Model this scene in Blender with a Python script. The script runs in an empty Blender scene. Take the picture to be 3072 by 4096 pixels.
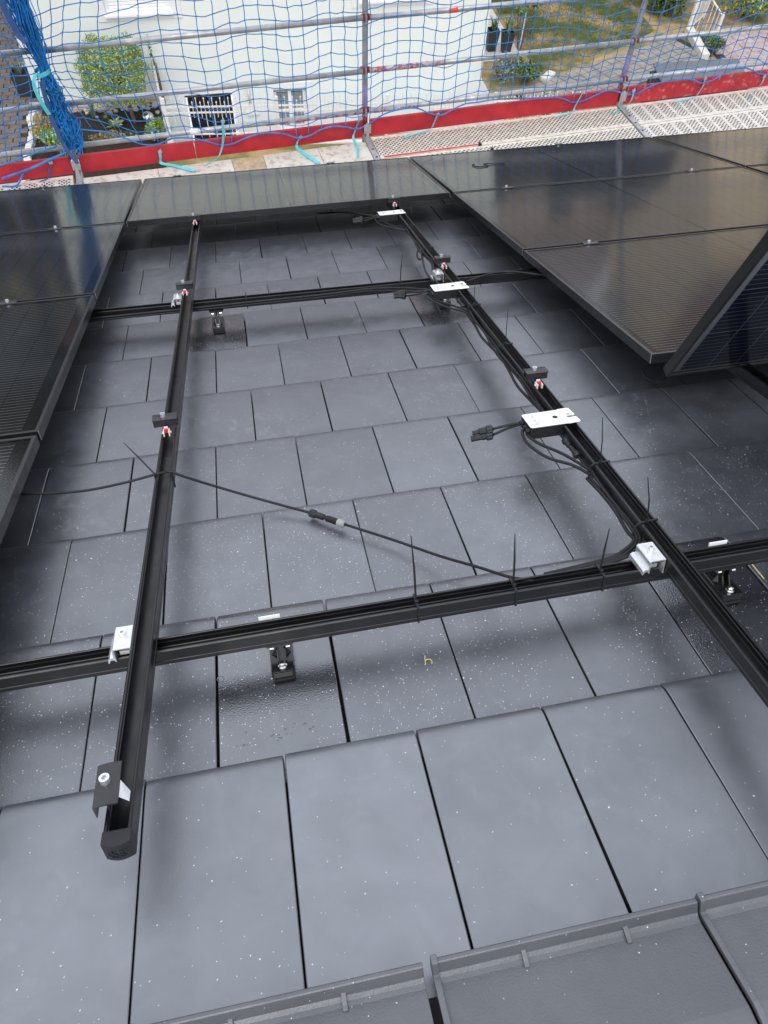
import bpy, bmesh, math, random
from mathutils import Matrix, Vector
random.seed(7)
R = math.radians
SC = bpy.context.scene
COL = SC.collection

# ------------------------------------------------------------------ camera
H0 = 6.15                                   # height of the roof origin above the yard
cam_d = bpy.data.cameras.new('camera'); cam = bpy.data.objects.new('camera', cam_d); COL.objects.link(cam)
cx, cy_, cz = (0.98132418, -0.19062455, 0.02579018), (-0.1442188, -0.81780598, -0.55713043), (0.1272941, 0.54300614, -0.83002443)
cam.matrix_world = Matrix(((cx[0], -cy_[0], -cz[0], 0.31423), (cx[1], -cy_[1], -cz[1], -0.37777),
                           (cx[2], -cy_[2], -cz[2], 1.30374 + H0), (0, 0, 0, 1)))
cam_d.sensor_fit = 'VERTICAL'; cam_d.sensor_height = 36; cam_d.lens = 25.29
cam_d.clip_start = 0.02; cam_d.clip_end = 500
SC.camera = cam

# ------------------------------------------------------------------ sky and sun (bright overcast)
SUN_EL, SUN_AZ = R(58), R(200)              # azimuth clockwise from +Y
w = bpy.data.worlds.new('World'); SC.world = w; w.use_nodes = True
nt = w.node_tree; nt.nodes.clear()
o_ = nt.nodes.new('ShaderNodeOutputWorld'); bg = nt.nodes.new('ShaderNodeBackground')
sky = nt.nodes.new('ShaderNodeTexSky'); sky.sky_type = 'NISHITA'; sky.sun_disc = False
sky.sun_elevation = SUN_EL; sky.sun_rotation = SUN_AZ; sky.air_density = 1.2; sky.dust_density = 4.0
tc = nt.nodes.new('ShaderNodeTexCoord'); nz = nt.nodes.new('ShaderNodeTexNoise')
nz.inputs['Scale'].default_value = 2.2; nz.inputs['Detail'].default_value = 6; nz.inputs['Roughness'].default_value = .55
rp = nt.nodes.new('ShaderNodeValToRGB')
rp.color_ramp.elements[0].position = .3; rp.color_ramp.elements[0].color = (6.3, 6.8, 7.8, 1)
rp.color_ramp.elements[1].position = .72; rp.color_ramp.elements[1].color = (10.2, 10.6, 11.5, 1)
mx = nt.nodes.new('ShaderNodeMix'); mx.data_type = 'RGBA'; mx.inputs['Factor'].default_value = .86
nt.links.new(tc.outputs['Generated'], nz.inputs['Vector']); nt.links.new(nz.outputs['Fac'], rp.inputs['Fac'])
nt.links.new(sky.outputs[0], mx.inputs['A']); nt.links.new(rp.outputs[0], mx.inputs['B'])
nt.links.new(mx.outputs['Result'], bg.inputs['Color']); bg.inputs['Strength'].default_value = 0.125
nt.links.new(bg.outputs[0], o_.inputs['Surface'])
sd = bpy.data.lights.new('sun', 'SUN'); sun = bpy.data.objects.new('sun', sd); COL.objects.link(sun)
sd.energy = 0.9; sd.angle = R(35); sd.color = (1, .97, .93)
sdir = Vector((math.sin(SUN_AZ) * math.cos(SUN_EL), math.cos(SUN_AZ) * math.cos(SUN_EL), math.sin(SUN_EL)))
sun.rotation_euler = sdir.to_track_quat('Z', 'Y').to_euler(); sun.location = (0, 0, 30)
SC.view_settings.view_transform = 'Standard'; SC.view_settings.look = 'None'
SC.view_settings.exposure = 0.46; SC.view_settings.gamma = 1; SC.view_settings.use_curve_mapping = False
SC.render.engine = 'CYCLES'
SC.cycles.max_bounces = 8; SC.cycles.transparent_max_bounces = 12; SC.cycles.caustics_reflective = False
SC.cycles.caustics_refractive = False

PIT = R(20.6)
RM = Matrix.Translation((0, 0, H0)) @ Matrix.Rotation(-PIT, 4, 'X')          # roof frame: x ridge, y down slope, z normal
SM = Matrix.Translation((1.49, 6.08, -2.26 + H0)) @ Matrix.Rotation(R(4.82), 4, 'Z')   # scaffold frame
I4 = Matrix.Identity(4)

# ------------------------------------------------------------------ helpers
def T(x, y, z, rz=0): return Matrix.Translation((x, y, z)) @ Matrix.Rotation(rz, 4, 'Z')

class MB:
    def __init__(s): s.v = []; s.f = []; s.m = []
    def add(s, vs, fs, mi=0):
        n = len(s.v); s.v += [tuple(q) for q in vs]; s.f += [tuple(i + n for i in f) for f in fs]; s.m += [mi] * len(fs); return s
    def box(s, x0, x1, y0, y1, z0, z1, mi=0, mw=None):
        vs = [Vector((x, y, z)) for z in (z0, z1) for x, y in ((x0, y0), (x1, y0), (x1, y1), (x0, y1))]
        if mw: vs = [mw @ q for q in vs]
        return s.add(vs, [(3, 2, 1, 0), (4, 5, 6, 7), (0, 1, 5, 4), (1, 2, 6, 5), (2, 3, 7, 6), (3, 0, 4, 7)], mi)
    def prof(s, pr, a, b, axis='y', mi=0):
        """closed 2-D profile extruded from a to b; axis y: (x,z), axis x: (y,z), axis z: (x,y)"""
        f = {'y': lambda p, t: (p[0], t, p[1]), 'x': lambda p, t: (t, p[0], p[1]), 'z': lambda p, t: (p[0], p[1], t)}[axis]
        n = len(pr); vs = [f(p, a) for p in pr] + [f(p, b) for p in pr]
        fs = [(i, (i + 1) % n, n + (i + 1) % n, n + i) for i in range(n)] + [tuple(range(n - 1, -1, -1)), tuple(range(n, 2 * n))]
        return s.add(vs, fs, mi)
    def tube(s, pts, r, n=6, caps=True, mi=0):
        pts = [Vector(q) for q in pts]; k = len(pts); rs = r if isinstance(r, (list, tuple)) else [r] * k
        vs = []; up = None
        for i, q in enumerate(pts):
            t = (pts[min(i + 1, k - 1)] - pts[max(i - 1, 0)])
            t = t.normalized() if t.length > 1e-9 else Vector((0, 0, 1))
            if up is None:
                up = Vector((0, 0, 1)) if abs(t.z) < .9 else Vector((1, 0, 0))
            a = t.cross(up); a = a.normalized() if a.length > 1e-6 else t.orthogonal().normalized(); b = a.cross(t); up = b
            vs += [q + (a * math.cos(2 * math.pi * j / n) + b * math.sin(2 * math.pi * j / n)) * rs[i] for j in range(n)]
        fs = [(i * n + j, i * n + (j + 1) % n, (i + 1) * n + (j + 1) % n, (i + 1) * n + j) for i in range(k - 1) for j in range(n)]
        if caps: fs += [tuple(range(n - 1, -1, -1)), tuple((k - 1) * n + j for j in range(n))]
        return s.add(vs, fs, mi)
    def cyl(s, x, y, z0, z1, r, n=16, r2=None, mi=0): return s.tube([(x, y, z0), (x, y, z1)], [r, r if r2 is None else r2], n, True, mi)
    def ribbon(s, pts, wd, wvec, th=.0012, mi=0):
        pts = [Vector(q) for q in pts]; wv = Vector(wvec).normalized() * wd / 2; vs = []
        for i, q in enumerate(pts):
            t = (pts[min(i + 1, len(pts) - 1)] - pts[max(i - 1, 0)]).normalized(); nn = t.cross(wv).normalized() * th
            vs += [q - wv, q + wv, q + wv + nn, q - wv + nn]
        fs = [(i * 4 + j, i * 4 + (j + 1) % 4, i * 4 + 4 + (j + 1) % 4, i * 4 + 4 + j) for i in range(len(pts) - 1) for j in range(4)]
        e = (len(pts) - 1) * 4
        return s.add(vs, fs + [(3, 2, 1, 0), (e, e + 1, e + 2, e + 3)], mi)
    def mesh(s, name, mats, smooth=False, bevel=0, ang=35):
        me = bpy.data.meshes.new(name); me.from_pydata(s.v, [], s.f)
        mats = mats if isinstance(mats, (list, tuple)) else [mats]
        for q in mats: me.materials.append(q)
        me.polygons.foreach_set('material_index', s.m)
        bm = bmesh.new(); bm.from_mesh(me)
        bmesh.ops.recalc_face_normals(bm, faces=bm.faces)
        if bevel:
            es = [e for e in bm.edges if len(e.link_faces) == 2 and e.calc_face_angle(0) > R(ang)]
            bmesh.ops.bevel(bm, geom=es, offset=bevel, segments=2, affect='EDGES', clamp_overlap=True, profile=.6)
        bm.to_mesh(me); bm.free()
        if smooth:
            for q in me.polygons: q.use_smooth = True
        return me
    def build(s, name, mats, parent=None, mw=None, smooth=False, bevel=0, ang=35):
        return link(name, s.mesh(name, mats, smooth, bevel, ang), parent, mw)

def link(name, data, parent=None, mw=None):
    o = bpy.data.objects.new(name, data); COL.objects.link(o)
    if parent is not None: o.parent = parent
    if mw is not None:
        if parent is None: o.matrix_world = mw
        else: o.matrix_local = mw
    return o
def tag(o, label, cat, group=None):
    o['label'] = label; o['category'] = cat
    if group: o['group'] = group
    return o
def thing(name, mw, label, cat, group=None):
    o = bpy.data.objects.new(name, None); o.empty_display_size = .05; COL.objects.link(o); o.matrix_world = mw
    return tag(o, label, cat, group)
def structure(o): o['kind'] = 'structure'; return o
def stuff(o): o['kind'] = 'stuff'; return o
def copy_tree(o, parent=None):
    c = o.copy(); COL.objects.link(c); c.parent = parent
    if parent is not None: c.matrix_parent_inverse = o.matrix_parent_inverse.copy(); c.matrix_local = o.matrix_local.copy()
    for ch in list(o.children): copy_tree(ch, c)
    return c
def smooth_path(pts, n=8):
    P = [Vector(q) for q in pts]; P = [2 * P[0] - P[1]] + P + [2 * P[-1] - P[-2]]; out = []
    for i in range(1, len(P) - 2):
        for j in range(n):
            t = j / n; a, b, c, d = P[i - 1], P[i], P[i + 1], P[i + 2]
            out.append(.5 * ((2 * b) + (c - a) * t + (2 * a - 5 * b + 4 * c - d) * t * t + (3 * b - a - 3 * c + d) * t ** 3))
    return out + [P[-2]]

# ------------------------------------------------------------------ materials
def mat(name, col, rough=.5, metal=0, spec=.5, var=0, vscale=8, bump=0, bscale=60, rvar=0, coat=0, second=None, sscale=3, slo=.45, shi=.6, bdist=.002):
    m = bpy.data.materials.new(name); m.use_nodes = True; N = m.node_tree.nodes; L = m.node_tree.links; b = N['Principled BSDF']
    b.inputs['Base Color'].default_value = (*col, 1); b.inputs['Roughness'].default_value = rough
    b.inputs['Metallic'].default_value = metal; b.inputs['Specular IOR Level'].default_value = spec
    if coat: b.inputs['Coat Weight'].default_value = coat; b.inputs['Coat Roughness'].default_value = .1
    g = N.new('ShaderNodeNewGeometry')
    def noise(sc, det=5):
        q = N.new('ShaderNodeTexNoise'); q.inputs['Scale'].default_value = sc; q.inputs['Detail'].default_value = det
        L.new(g.outputs['Position'], q.inputs['Vector']); return q
    src = None
    if second:
        q = noise(sscale, 6); r = N.new('ShaderNodeValToRGB'); r.color_ramp.elements[0].position = slo; r.color_ramp.elements[1].position = shi
        r.color_ramp.elements[0].color = (*col, 1); r.color_ramp.elements[1].color = (*second, 1)
        L.new(q.outputs['Fac'], r.inputs['Fac']); src = r.outputs['Color']
    if var:
        q = noise(vscale); h = N.new('ShaderNodeMapRange'); h.inputs['From Min'].default_value = .25; h.inputs['From Max'].default_value = .75
        h.inputs['To Min'].default_value = 1 - var; h.inputs['To Max'].default_value = 1 + var
        L.new(q.outputs['Fac'], h.inputs['Value'])
        x = N.new('ShaderNodeVectorMath'); x.operation = 'SCALE'
        if src: L.new(src, x.inputs[0])
        else: x.inputs[0].default_value = col
        L.new(h.outputs['Result'], x.inputs['Scale']); src = x.outputs['Vector']
    if src: L.new(src, b.inputs['Base Color'])
    if rvar:
        q = noise(vscale * 1.7); h = N.new('ShaderNodeMapRange'); h.inputs['From Min'].default_value = .3; h.inputs['From Max'].default_value = .7
        h.inputs['To Min'].default_value = rough - rvar; h.inputs['To Max'].default_value = rough + rvar
        L.new(q.outputs['Fac'], h.inputs['Value']); L.new(h.outputs['Result'], b.inputs['Roughness'])
    if bump:
        q = noise(bscale, 4); u = N.new('ShaderNodeBump'); u.inputs['Strength'].default_value = bump; u.inputs['Distance'].default_value = bdist
        L.new(q.outputs['Fac'], u.inputs['Height']); L.new(u.outputs['Normal'], b.inputs['Normal'])
    return m

def tile_material(name, col, rough, spec, grain, speck, scuff=.16, ior=2.0, low=2.2):
    m = bpy.data.materials.new(name); m.use_nodes = True; N = m.node_tree.nodes; L = m.node_tree.links; b = N['Principled BSDF']
    b.inputs['Specular IOR Level'].default_value = spec; b.inputs['IOR'].default_value = ior; b.inputs['Specular Tint'].default_value = (.94, .965, 1, 1)
    g = N.new('ShaderNodeNewGeometry'); oi = N.new('ShaderNodeObjectInfo')
    P = g.outputs['Position']
    def noise(sc, det=5, dis=0):
        q = N.new('ShaderNodeTexNoise'); q.inputs['Scale'].default_value = sc; q.inputs['Detail'].default_value = det; q.inputs['Distortion'].default_value = dis
        L.new(P, q.inputs['Vector']); return q.outputs['Fac']
    def mr(v, a, bb, c, d):
        q = N.new('ShaderNodeMapRange'); q.inputs['From Min'].default_value = a; q.inputs['From Max'].default_value = bb
        q.inputs['To Min'].default_value = c; q.inputs['To Max'].default_value = d; L.new(v, q.inputs['Value']); return q.outputs['Result']
    def math_(op, a, bb):
        q = N.new('ShaderNodeMath'); q.operation = op
        for i, v in enumerate((a, bb)):
            if isinstance(v, (int, float)): q.inputs[i].default_value = v
            else: L.new(v, q.inputs[i])
        return q.outputs[0]
    def mix(f, a, bb):
        q = N.new('ShaderNodeMix'); q.data_type = 'RGBA'; L.new(f, q.inputs['Factor'])
        for s_, v in (('A', a), ('B', bb)):
            if isinstance(v, tuple): q.inputs[s_].default_value = (*v, 1)
            else: L.new(v, q.inputs[s_])
        return q.outputs['Result']
    tint = math_('MULTIPLY', mr(noise(5), .3, .7, .86, 1.12), mr(oi.outputs['Random'], 0, 1, .9, 1.1))
    sc_ = N.new('ShaderNodeVectorMath'); sc_.operation = 'SCALE'; sc_.inputs[0].default_value = col; L.new(tint, sc_.inputs['Scale'])
    # chalky scuffs and dried water marks
    sm = math_('MULTIPLY', mr(noise(21, 5, 1.2), .56, .78, 0, 1), mr(noise(3.1, 3), .42, .62, 0, scuff))
    c = mix(sm, sc_.outputs['Vector'], (.42, .42, .42))
    # pale drilling chips: many small, few larger, with ragged outlines
    jn = N.new('ShaderNodeTexNoise'); jn.inputs['Scale'].default_value = 420; jn.inputs['Detail'].default_value = 1; L.new(P, jn.inputs['Vector'])
    js = N.new('ShaderNodeVectorMath'); js.operation = 'MULTIPLY_ADD'; L.new(jn.outputs['Color'], js.inputs[0]); js.inputs[1].default_value = (.0035, .0035, .0035); L.new(P, js.inputs[2])
    PJ = js.outputs['Vector']
    def specks(scale, rad, keep):
        v = N.new('ShaderNodeTexVoronoi'); v.inputs['Scale'].default_value = scale; L.new(PJ, v.inputs['Vector'])
        sp = N.new('ShaderNodeSeparateColor'); L.new(v.outputs['Color'], sp.inputs[0])
        rr = mr(sp.outputs[1], 0, 1, rad * .35, rad)
        near = math_('LESS_THAN', v.outputs['Distance'], rr)
        dens = mr(noise(4.3, 2), .34, .66, keep * .12, keep)
        return math_('MULTIPLY', near, math_('LESS_THAN', sp.outputs[0], dens))
    if speck:
        c = mix(specks(150, .17, speck), c, (.62, .61, .59))
        c = mix(specks(70, .10, speck * .6), c, (.75, .74, .71))
        c = mix(specks(27, .052, speck * .45), c, (.8, .79, .76))
    L.new(c, b.inputs['Base Color'])
    L.new(math_('MULTIPLY', mr(oi.outputs['Random'], 0, 1, spec * .9, spec * 1.08), mr(noise(11, 5, .8), .3, .72, .91, 1.06)), b.inputs['Specular IOR Level'])
    L.new(mr(noise(17, 3), .3, .7, rough - .05, rough + .05), b.inputs['Roughness'])
    u = N.new('ShaderNodeBump'); u.inputs['Strength'].default_value = grain; u.inputs['Distance'].default_value = .0012
    L.new(math_('ADD', noise(330, 2), math_('MULTIPLY', noise(26, 2), low)), u.inputs['Height']); L.new(u.outputs['Normal'], b.inputs['Normal'])
    return m

M = {}
M['tile'] = tile_material('engobed_tile', (.034, .037, .045), .40, .97, .22, .6, .16, 2.0, 1.1)
M['tile_clean'] = tile_material('engobed_tile_clean', (.035, .038, .046), .40, 1.0, .18, .2, .10, 2.05, .9)
M['tile_dusty'] = tile_material('engobed_tile_dusty', (.034, .037, .045), .40, .96, .22, 1.5, .14, 2.0, 1.1)
M['hook_tile'] = tile_material('metal_tile', (.018, .0185, .023), .215, .95, .42, 1.1, .05, 2.0, .3)
M['ridge'] = tile_material('ridge_tile', (.070, .072, .077), .46, .6, .5, .15, .05, 1.8, 1.2)
M['deck_dark'] = mat('roof_underlay', (.012, .012, .013), .8)
M['rail'] = mat('black_anodised', (.007, .0072, .008), .34, 0, .5, var=.25, vscale=14, rvar=.08, bump=.04, bscale=240)
M['clamp_black'] = mat('clamp_black', (.018, .018, .02), .38, 0, .6, var=.3, vscale=40, rvar=.08)
M['plastic'] = mat('black_plastic', (.012, .0125, .014), .5, 0, .45, var=.15, vscale=30, bump=.05, bscale=300)
M['alu'] = mat('bare_aluminium', (.78, .79, .8), .36, .85, .5, var=.08, vscale=60, rvar=.1, bump=.06, bscale=200)
M['steel'] = mat('stainless_steel', (.72, .71, .69), .2, 1, .5)
M['red_plastic'] = mat('red_plastic', (.75, .015, .012), .4)
M['white_plastic'] = mat('white_plastic', (.72, .72, .72), .4, var=.06, vscale=60)
M['tape'] = mat('white_tape', (.8, .8, .82), .35)
M['cable'] = mat('cable_rubber', (.011, .011, .012), .48, 0, .35, var=.2, vscale=25)
M['gasket'] = mat('connector_nut', (.013, .013, .014), .45)
M['grey_nut'] = mat('grey_nut', (.3, .3, .29), .5)
M['hook'] = mat('hook_black_gloss', (.01, .01, .01), .16, 0, .6, second=(.07, .035, .022), sscale=190, slo=.62, shi=.72)
M['label'] = mat('label_white', (.82, .83, .82), .35, var=.04, vscale=50)
M['print'] = mat('label_print', (.14, .15, .16), .5)
M['frame'] = mat('panel_frame', (.008, .008, .009), .34, 0, .7, var=.2, vscale=20, rvar=.06)
M['backsheet'] = mat('panel_backsheet', (.006, .0062, .007), .6, 0, .3)
M['chalk'] = mat('yellow_chalk', (.66, .56, .24), .9)
M['water'] = mat('water_drop', (.10, .105, .115), .05, 0, .7)

def cell_material(name, col, wire, wcol):
    m = bpy.data.materials.new(name); m.use_nodes = True; N = m.node_tree.nodes; L = m.node_tree.links; b = N['Principled BSDF']
    tc = N.new('ShaderNodeTexCoord'); s = N.new('ShaderNodeSeparateXYZ'); L.new(tc.outputs['Object'], s.inputs[0])
    def ma(op, a, bb):
        q = N.new('ShaderNodeMath'); q.operation = op
        for i, v in enumerate((a, bb)):
            if isinstance(v, (int, float)): q.inputs[i].default_value = v
            else: L.new(v, q.inputs[i])
        return q.outputs[0]
    y = ma('PINGPONG', ma('ADD', s.outputs['Y'], 1.0), .0091)
    ln = ma('LESS_THAN', y, wire)
    oi = N.new('ShaderNodeObjectInfo')
    tv = N.new('ShaderNodeMapRange'); tv.inputs['To Min'].default_value = .75; tv.inputs['To Max'].default_value = 1.3; L.new(oi.outputs['Random'], tv.inputs['Value'])
    sv = N.new('ShaderNodeVectorMath'); sv.operation = 'SCALE'; sv.inputs[0].default_value = col; L.new(tv.outputs[0], sv.inputs['Scale'])
    mx = N.new('ShaderNodeMix'); mx.data_type = 'RGBA'; L.new(ln, mx.inputs['Factor']); L.new(sv.outputs['Vector'], mx.inputs['A']); mx.inputs['B'].default_value = (*wcol, 1)
    L.new(mx.outputs['Result'], b.inputs['Base Color']); L.new(ma('MULTIPLY', ln, .7), b.inputs['Metallic'])
    b.inputs['Roughness'].default_value = .42; b.inputs['Specular IOR Level'].default_value = .35
    return m
M['cell'] = cell_material('solar_cell', (.0095, .0098, .012), .0013, (.5, .48, .46))
M['cell_blue'] = cell_material('solar_cell_blue', (.008, .012, .045), .0010, (.5, .5, .55))
def glass_material():
    m = bpy.data.materials.new('panel_glass'); m.use_nodes = True; N = m.node_tree.nodes; L = m.node_tree.links; N.clear()
    o = N.new('ShaderNodeOutputMaterial'); mx = N.new('ShaderNodeMixShader'); t = N.new('ShaderNodeBsdfTransparent'); g = N.new('ShaderNodeBsdfGlossy')
    t.inputs[0].default_value = (.93, .94, .94, 1); g.inputs['Roughness'].default_value = .10; g.inputs['Color'].default_value = (.9, .9, .88, 1)
    f = N.new('ShaderNodeFresnel'); f.inputs['IOR'].default_value = 1.40
    ge = N.new('ShaderNodeNewGeometry'); n = N.new('ShaderNodeTexNoise'); n.inputs['Scale'].default_value = 7; n.inputs['Detail'].default_value = 3
    u = N.new('ShaderNodeBump'); u.inputs['Strength'].default_value = .08; u.inputs['Distance'].default_value = .003
    L.new(ge.outputs['Position'], n.inputs['Vector']); L.new(n.outputs['Fac'], u.inputs['Height']); L.new(u.outputs['Normal'], g.inputs['Normal'])
    L.new(f.outputs[0], mx.inputs[0]); L.new(t.outputs[0], mx.inputs[1]); L.new(g.outputs[0], mx.inputs[2]); L.new(mx.outputs[0], o.inputs[0])
    return m
M['glass'] = glass_material()

# ================================================================== ROOF
W, G, TH = .24, .37962, .027
roof = structure(MB().box(-3.4, 5.6, -.62, 4.62, -.10, -.052).build('roof', M['deck_dark'], None, RM))

def tile_profile(length, th=TH):
    """(y,z) top surface points from the hidden head to the rounded nose at y=0"""
    sl = th / G
    pts = [(-length, -sl * length), (-length * .5, -sl * length * .5 + .0006), (-.037, -sl * .037 + .0004)]
    for i in range(1, 8):
        a = i / 7 * math.pi / 2
        pts.append((-.031 + .031 * math.sin(a), -sl * .032 - .0145 * (1 - math.cos(a))))
    pts += [(0, -.0245)]
    return pts
def tile_mesh(name, m, length=G + .055, w=W - .0034):
    pr = tile_profile(length); xs = [(-w / 2, -.0010), (-w / 2 + .0014, 0), (-w / 4, .0003), (0, .0004), (w / 4, .0003), (w / 2 - .0014, 0), (w / 2, -.0010)]
    b = MB(); n = len(xs); vs = []
    for (y, z) in pr:
        for (x, dz) in xs:
            e = .0022 if abs(x) > w / 2 - .001 and y > -.02 else 0
            vs.append((x, y - e, z + dz))
    fs = [(i * n + j, i * n + j + 1, (i + 1) * n + j + 1, (i + 1) * n + j) for i in range(len(pr) - 1) for j in range(n - 1)]
    b.add(vs, fs)
    # side walls and head
    base = len(b.v); k = len(pr)
    low = [(x, y, min(z - .013, -.0245) if y > -.03 else z - .013) for (y, z) in pr for x in (-w / 2, w / 2)]
    b.v += low
    for i in range(k - 1):
        b.f.append((i * n, (i + 1) * n, base + (i + 1) * 2, base + i * 2)); b.m.append(0)
        b.f.append((i * n + n - 1, base + i * 2 + 1, base + (i + 1) * 2 + 1, (i + 1) * n + n - 1)); b.m.append(0)
    me = b.mesh(name, m, smooth=False)
    for q in me.polygons: q.use_smooth = True
    me.set_sharp_from_angle(angle=R(20))
    return me
me_tile = tile_mesh('roof_tile', M['tile']); me_clean = tile_mesh('roof_tile', M['tile_clean']); me_dusty = tile_mesh('roof_tile', M['tile_dusty']); me_hook = tile_mesh('roof_tile_metal', M['hook_tile'], w=W - .007)
ROW = [-.002, .006, .001, .001, -.008, -.007, -.012, 0, .009, .011, .018, .01, 0]   # courses are not laid perfectly even
hook_tiles = {}
rest = MB()
for i in range(0, 13):
    off = 0 if i % 2 == 0 else .5
    for c in range(-14, 24):
        x = (c + off + .5) * W
        if x < -3.3 or x > 5.5: continue
        y = i * G + .010 + ROW[i]
        near = -1.0 < x < 2.45 and i < 12
        if near:
            hk = (i == 1 and (abs(x - .24) < .02 or abs(x - 1.2) < .02)) or (i == 6 and (abs(x - .12) < .02 or abs(x - 1.08) < .02))
            o = link('roof_tile', me_hook if hk else (me_clean if i == 0 else me_dusty if i in (1, 2) else me_tile), roof,
                     T(x + random.uniform(-.0009, .0009), y + random.uniform(-.0022, .0022), random.uniform(-.0007, .0007) - (.0015 if hk else 0))
                     @ Matrix.Rotation(random.gauss(0, .0016), 4, 'Z') @ Matrix.Rotation(random.gauss(0, .0028), 4, 'X') @ Matrix.Rotation(random.gauss(0, .0028), 4, 'Y'))
            if hk: o['label'] = 'glossier metal tile carrying a roof hook'; hook_tiles[(i, round(x, 2))] = o
        else:
            mw = T(x, y, 0); n0 = len(rest.v)
            rest.add([mw @ v.co for v in me_tile.vertices], [tuple(p.vertices) for p in me_tile.polygons])
o = rest.build('roof_tile', M['tile'], roof, I4); stuff(o)

# ridge caps along the bottom right of the picture
def ridge_cap(x0, x1, dy):
    b = MB(); L = x1 - x0
    # profile (y,z): far lip, lower strip, step up, wing, crease, top
    pr = [(0, -.030), (0, .003), (-.0015, .0045), (-.006, .0045), (-.0075, .003), (-.0135, -.012), (-.0185, -.0165), (-.025, -.018), (-.135, -.006), (-.143, -.007), (-.30, -.040), (-.42, -.080), (-.42, -.095), (-.30, -.055), (-.135, -.022), (-.03, -.034)]
    b.prof([(p[0], p[1]) for p in pr], 0, L, 'x')
    return b.build('ridge_tile', M['ridge'], roof, T(x0, -.388 + dy, .014, random.uniform(-.004, .004)) , bevel=.002)
for j, x0 in enumerate((-.777, -.383, .011, .413, .806, 1.2, 1.594)):
    rt = ridge_cap(x0 + .006, x0 + .390, random.uniform(-.002, .002) + (.004 if j == 4 else 0))
    # side rim of the overlap and the two small nibs
    MB().prof([(.003, -.02), (.003, .009), (-.010, .009), (-.0165, -.0125), (-.135, .0015), (-.143, .0005), (-.30, -.0325), (-.30, -.040), (-.143, -.008), (-.135, -.007), (-.0165, -.021)], -.006, .003, 'x').build('rim', M['ridge'], rt, I4, bevel=.0015)
    for fx in (.12, .27):
        MB().prof([(-.009, -.006), (-.024, -.013), (-.030, -.0145), (-.031, -.0192), (-.014, -.021)], fx, fx + .007, 'x').build('nib', M['ridge'], rt, I4, bevel=.001)
    # dark seam piece under the joint
    MB().box(-.03, .01, -.30, -.03, -.05, -.042).build('seam_strip', M['deck_dark'], rt, I4)

def text_mesh(name, s, size, depth, m, parent, mw, spacing=1.0):
    c = bpy.data.curves.new(name, 'FONT'); c.body = s; c.size = size; c.extrude = depth; c.space_character = spacing; c.resolution_u = 3
    c.align_x = 'CENTER'; c.align_y = 'CENTER'
    tmp = bpy.data.objects.new('tmp_text', c); COL.objects.link(tmp)
    bpy.context.view_layer.update()
    me = bpy.data.meshes.new_from_object(tmp.evaluated_get(bpy.context.evaluated_depsgraph_get()))
    bpy.data.objects.remove(tmp); me.materials.clear(); me.materials.append(m); me.name = name
    return link(name, me, parent, mw)
for (i, x), o in hook_tiles.items():
    dx = -.062 if x < .5 else -.075
    text_mesh('embossed_lettering', 'ERLUS', .017, .0006, M['hook_tile'], o, T(dx, -.185 if i == 1 else -.20, -.0128, math.pi), 1.15)
    if i == 1:
        b = MB(); b.tube([(dx - .049 + .007 * math.cos(a), -.185 + .007 * math.sin(a), -.0125) for a in [k * math.pi / 8 for k in range(17)]], .0007, 5)
        b.box(dx - .053, dx - .045, -.1857, -.1843, -.0135, -.0121); b.build('embossed_emblem', M['hook_tile'], o, I4)

# chalk marks and droplets
ctile = [q for q in roof.children if q.name.startswith('roof_tile') and abs(q.location.x - .48) < .02 and abs(q.location.y - G - .013) < .02][0]
b = MB(); z0 = -.012
for pts in (((.541, .178), (.5385, .166), (.537, .154)), ((.5375, .164), (.543, .1665), (.549, .1655), (.5515, .160), (.5495, .152))):
    b.tube([(x - .48, y - G - .013, z0 - .0008) for x, y in pts], .0009, 5)
b.build('chalk_mark', M['chalk'], ctile, I4)['label'] = 'small yellow chalk mark shaped like an h'
rt_ = hook_tiles[(1, 1.2)]
b = MB(); b.tube([(.134, -.06, -.003), (.132, -.11, -.0065), (.131, -.165, -.0105)], .0016, 5); b.tube([(.128, -.10, -.006), (.15, -.118, -.007)], .0008, 5)
b.build('chalk_mark', M['chalk'], rt_, I4)['label'] = 'yellow chalk line along the tile edge'
b = MB(); lt = hook_tiles[(1, .24)]
for q in range(22):
    x, y = random.gauss(-.02, .055), random.gauss(-.335, .014)
    if abs(x) > .108: continue
    r = random.uniform(.0016, .0042); z = TH / G * y + .0002
    b.add([(x + r * math.cos(a) * e, y + r * math.sin(a) * e * .8, z + h) for e, h in ((1, 0), (.75, r * .35), (.3, r * .5)) for a in [k * math.pi / 4 for k in range(8)]],
          [(i * 8 + j, i * 8 + (j + 1) % 8, i * 8 + 8 + (j + 1) % 8, i * 8 + 8 + j) for i in range(2) for j in range(8)] + [tuple(range(16, 24))])
o = b.build('water_drops', M['water'], lt, I4, smooth=True); stuff(o)

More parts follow.
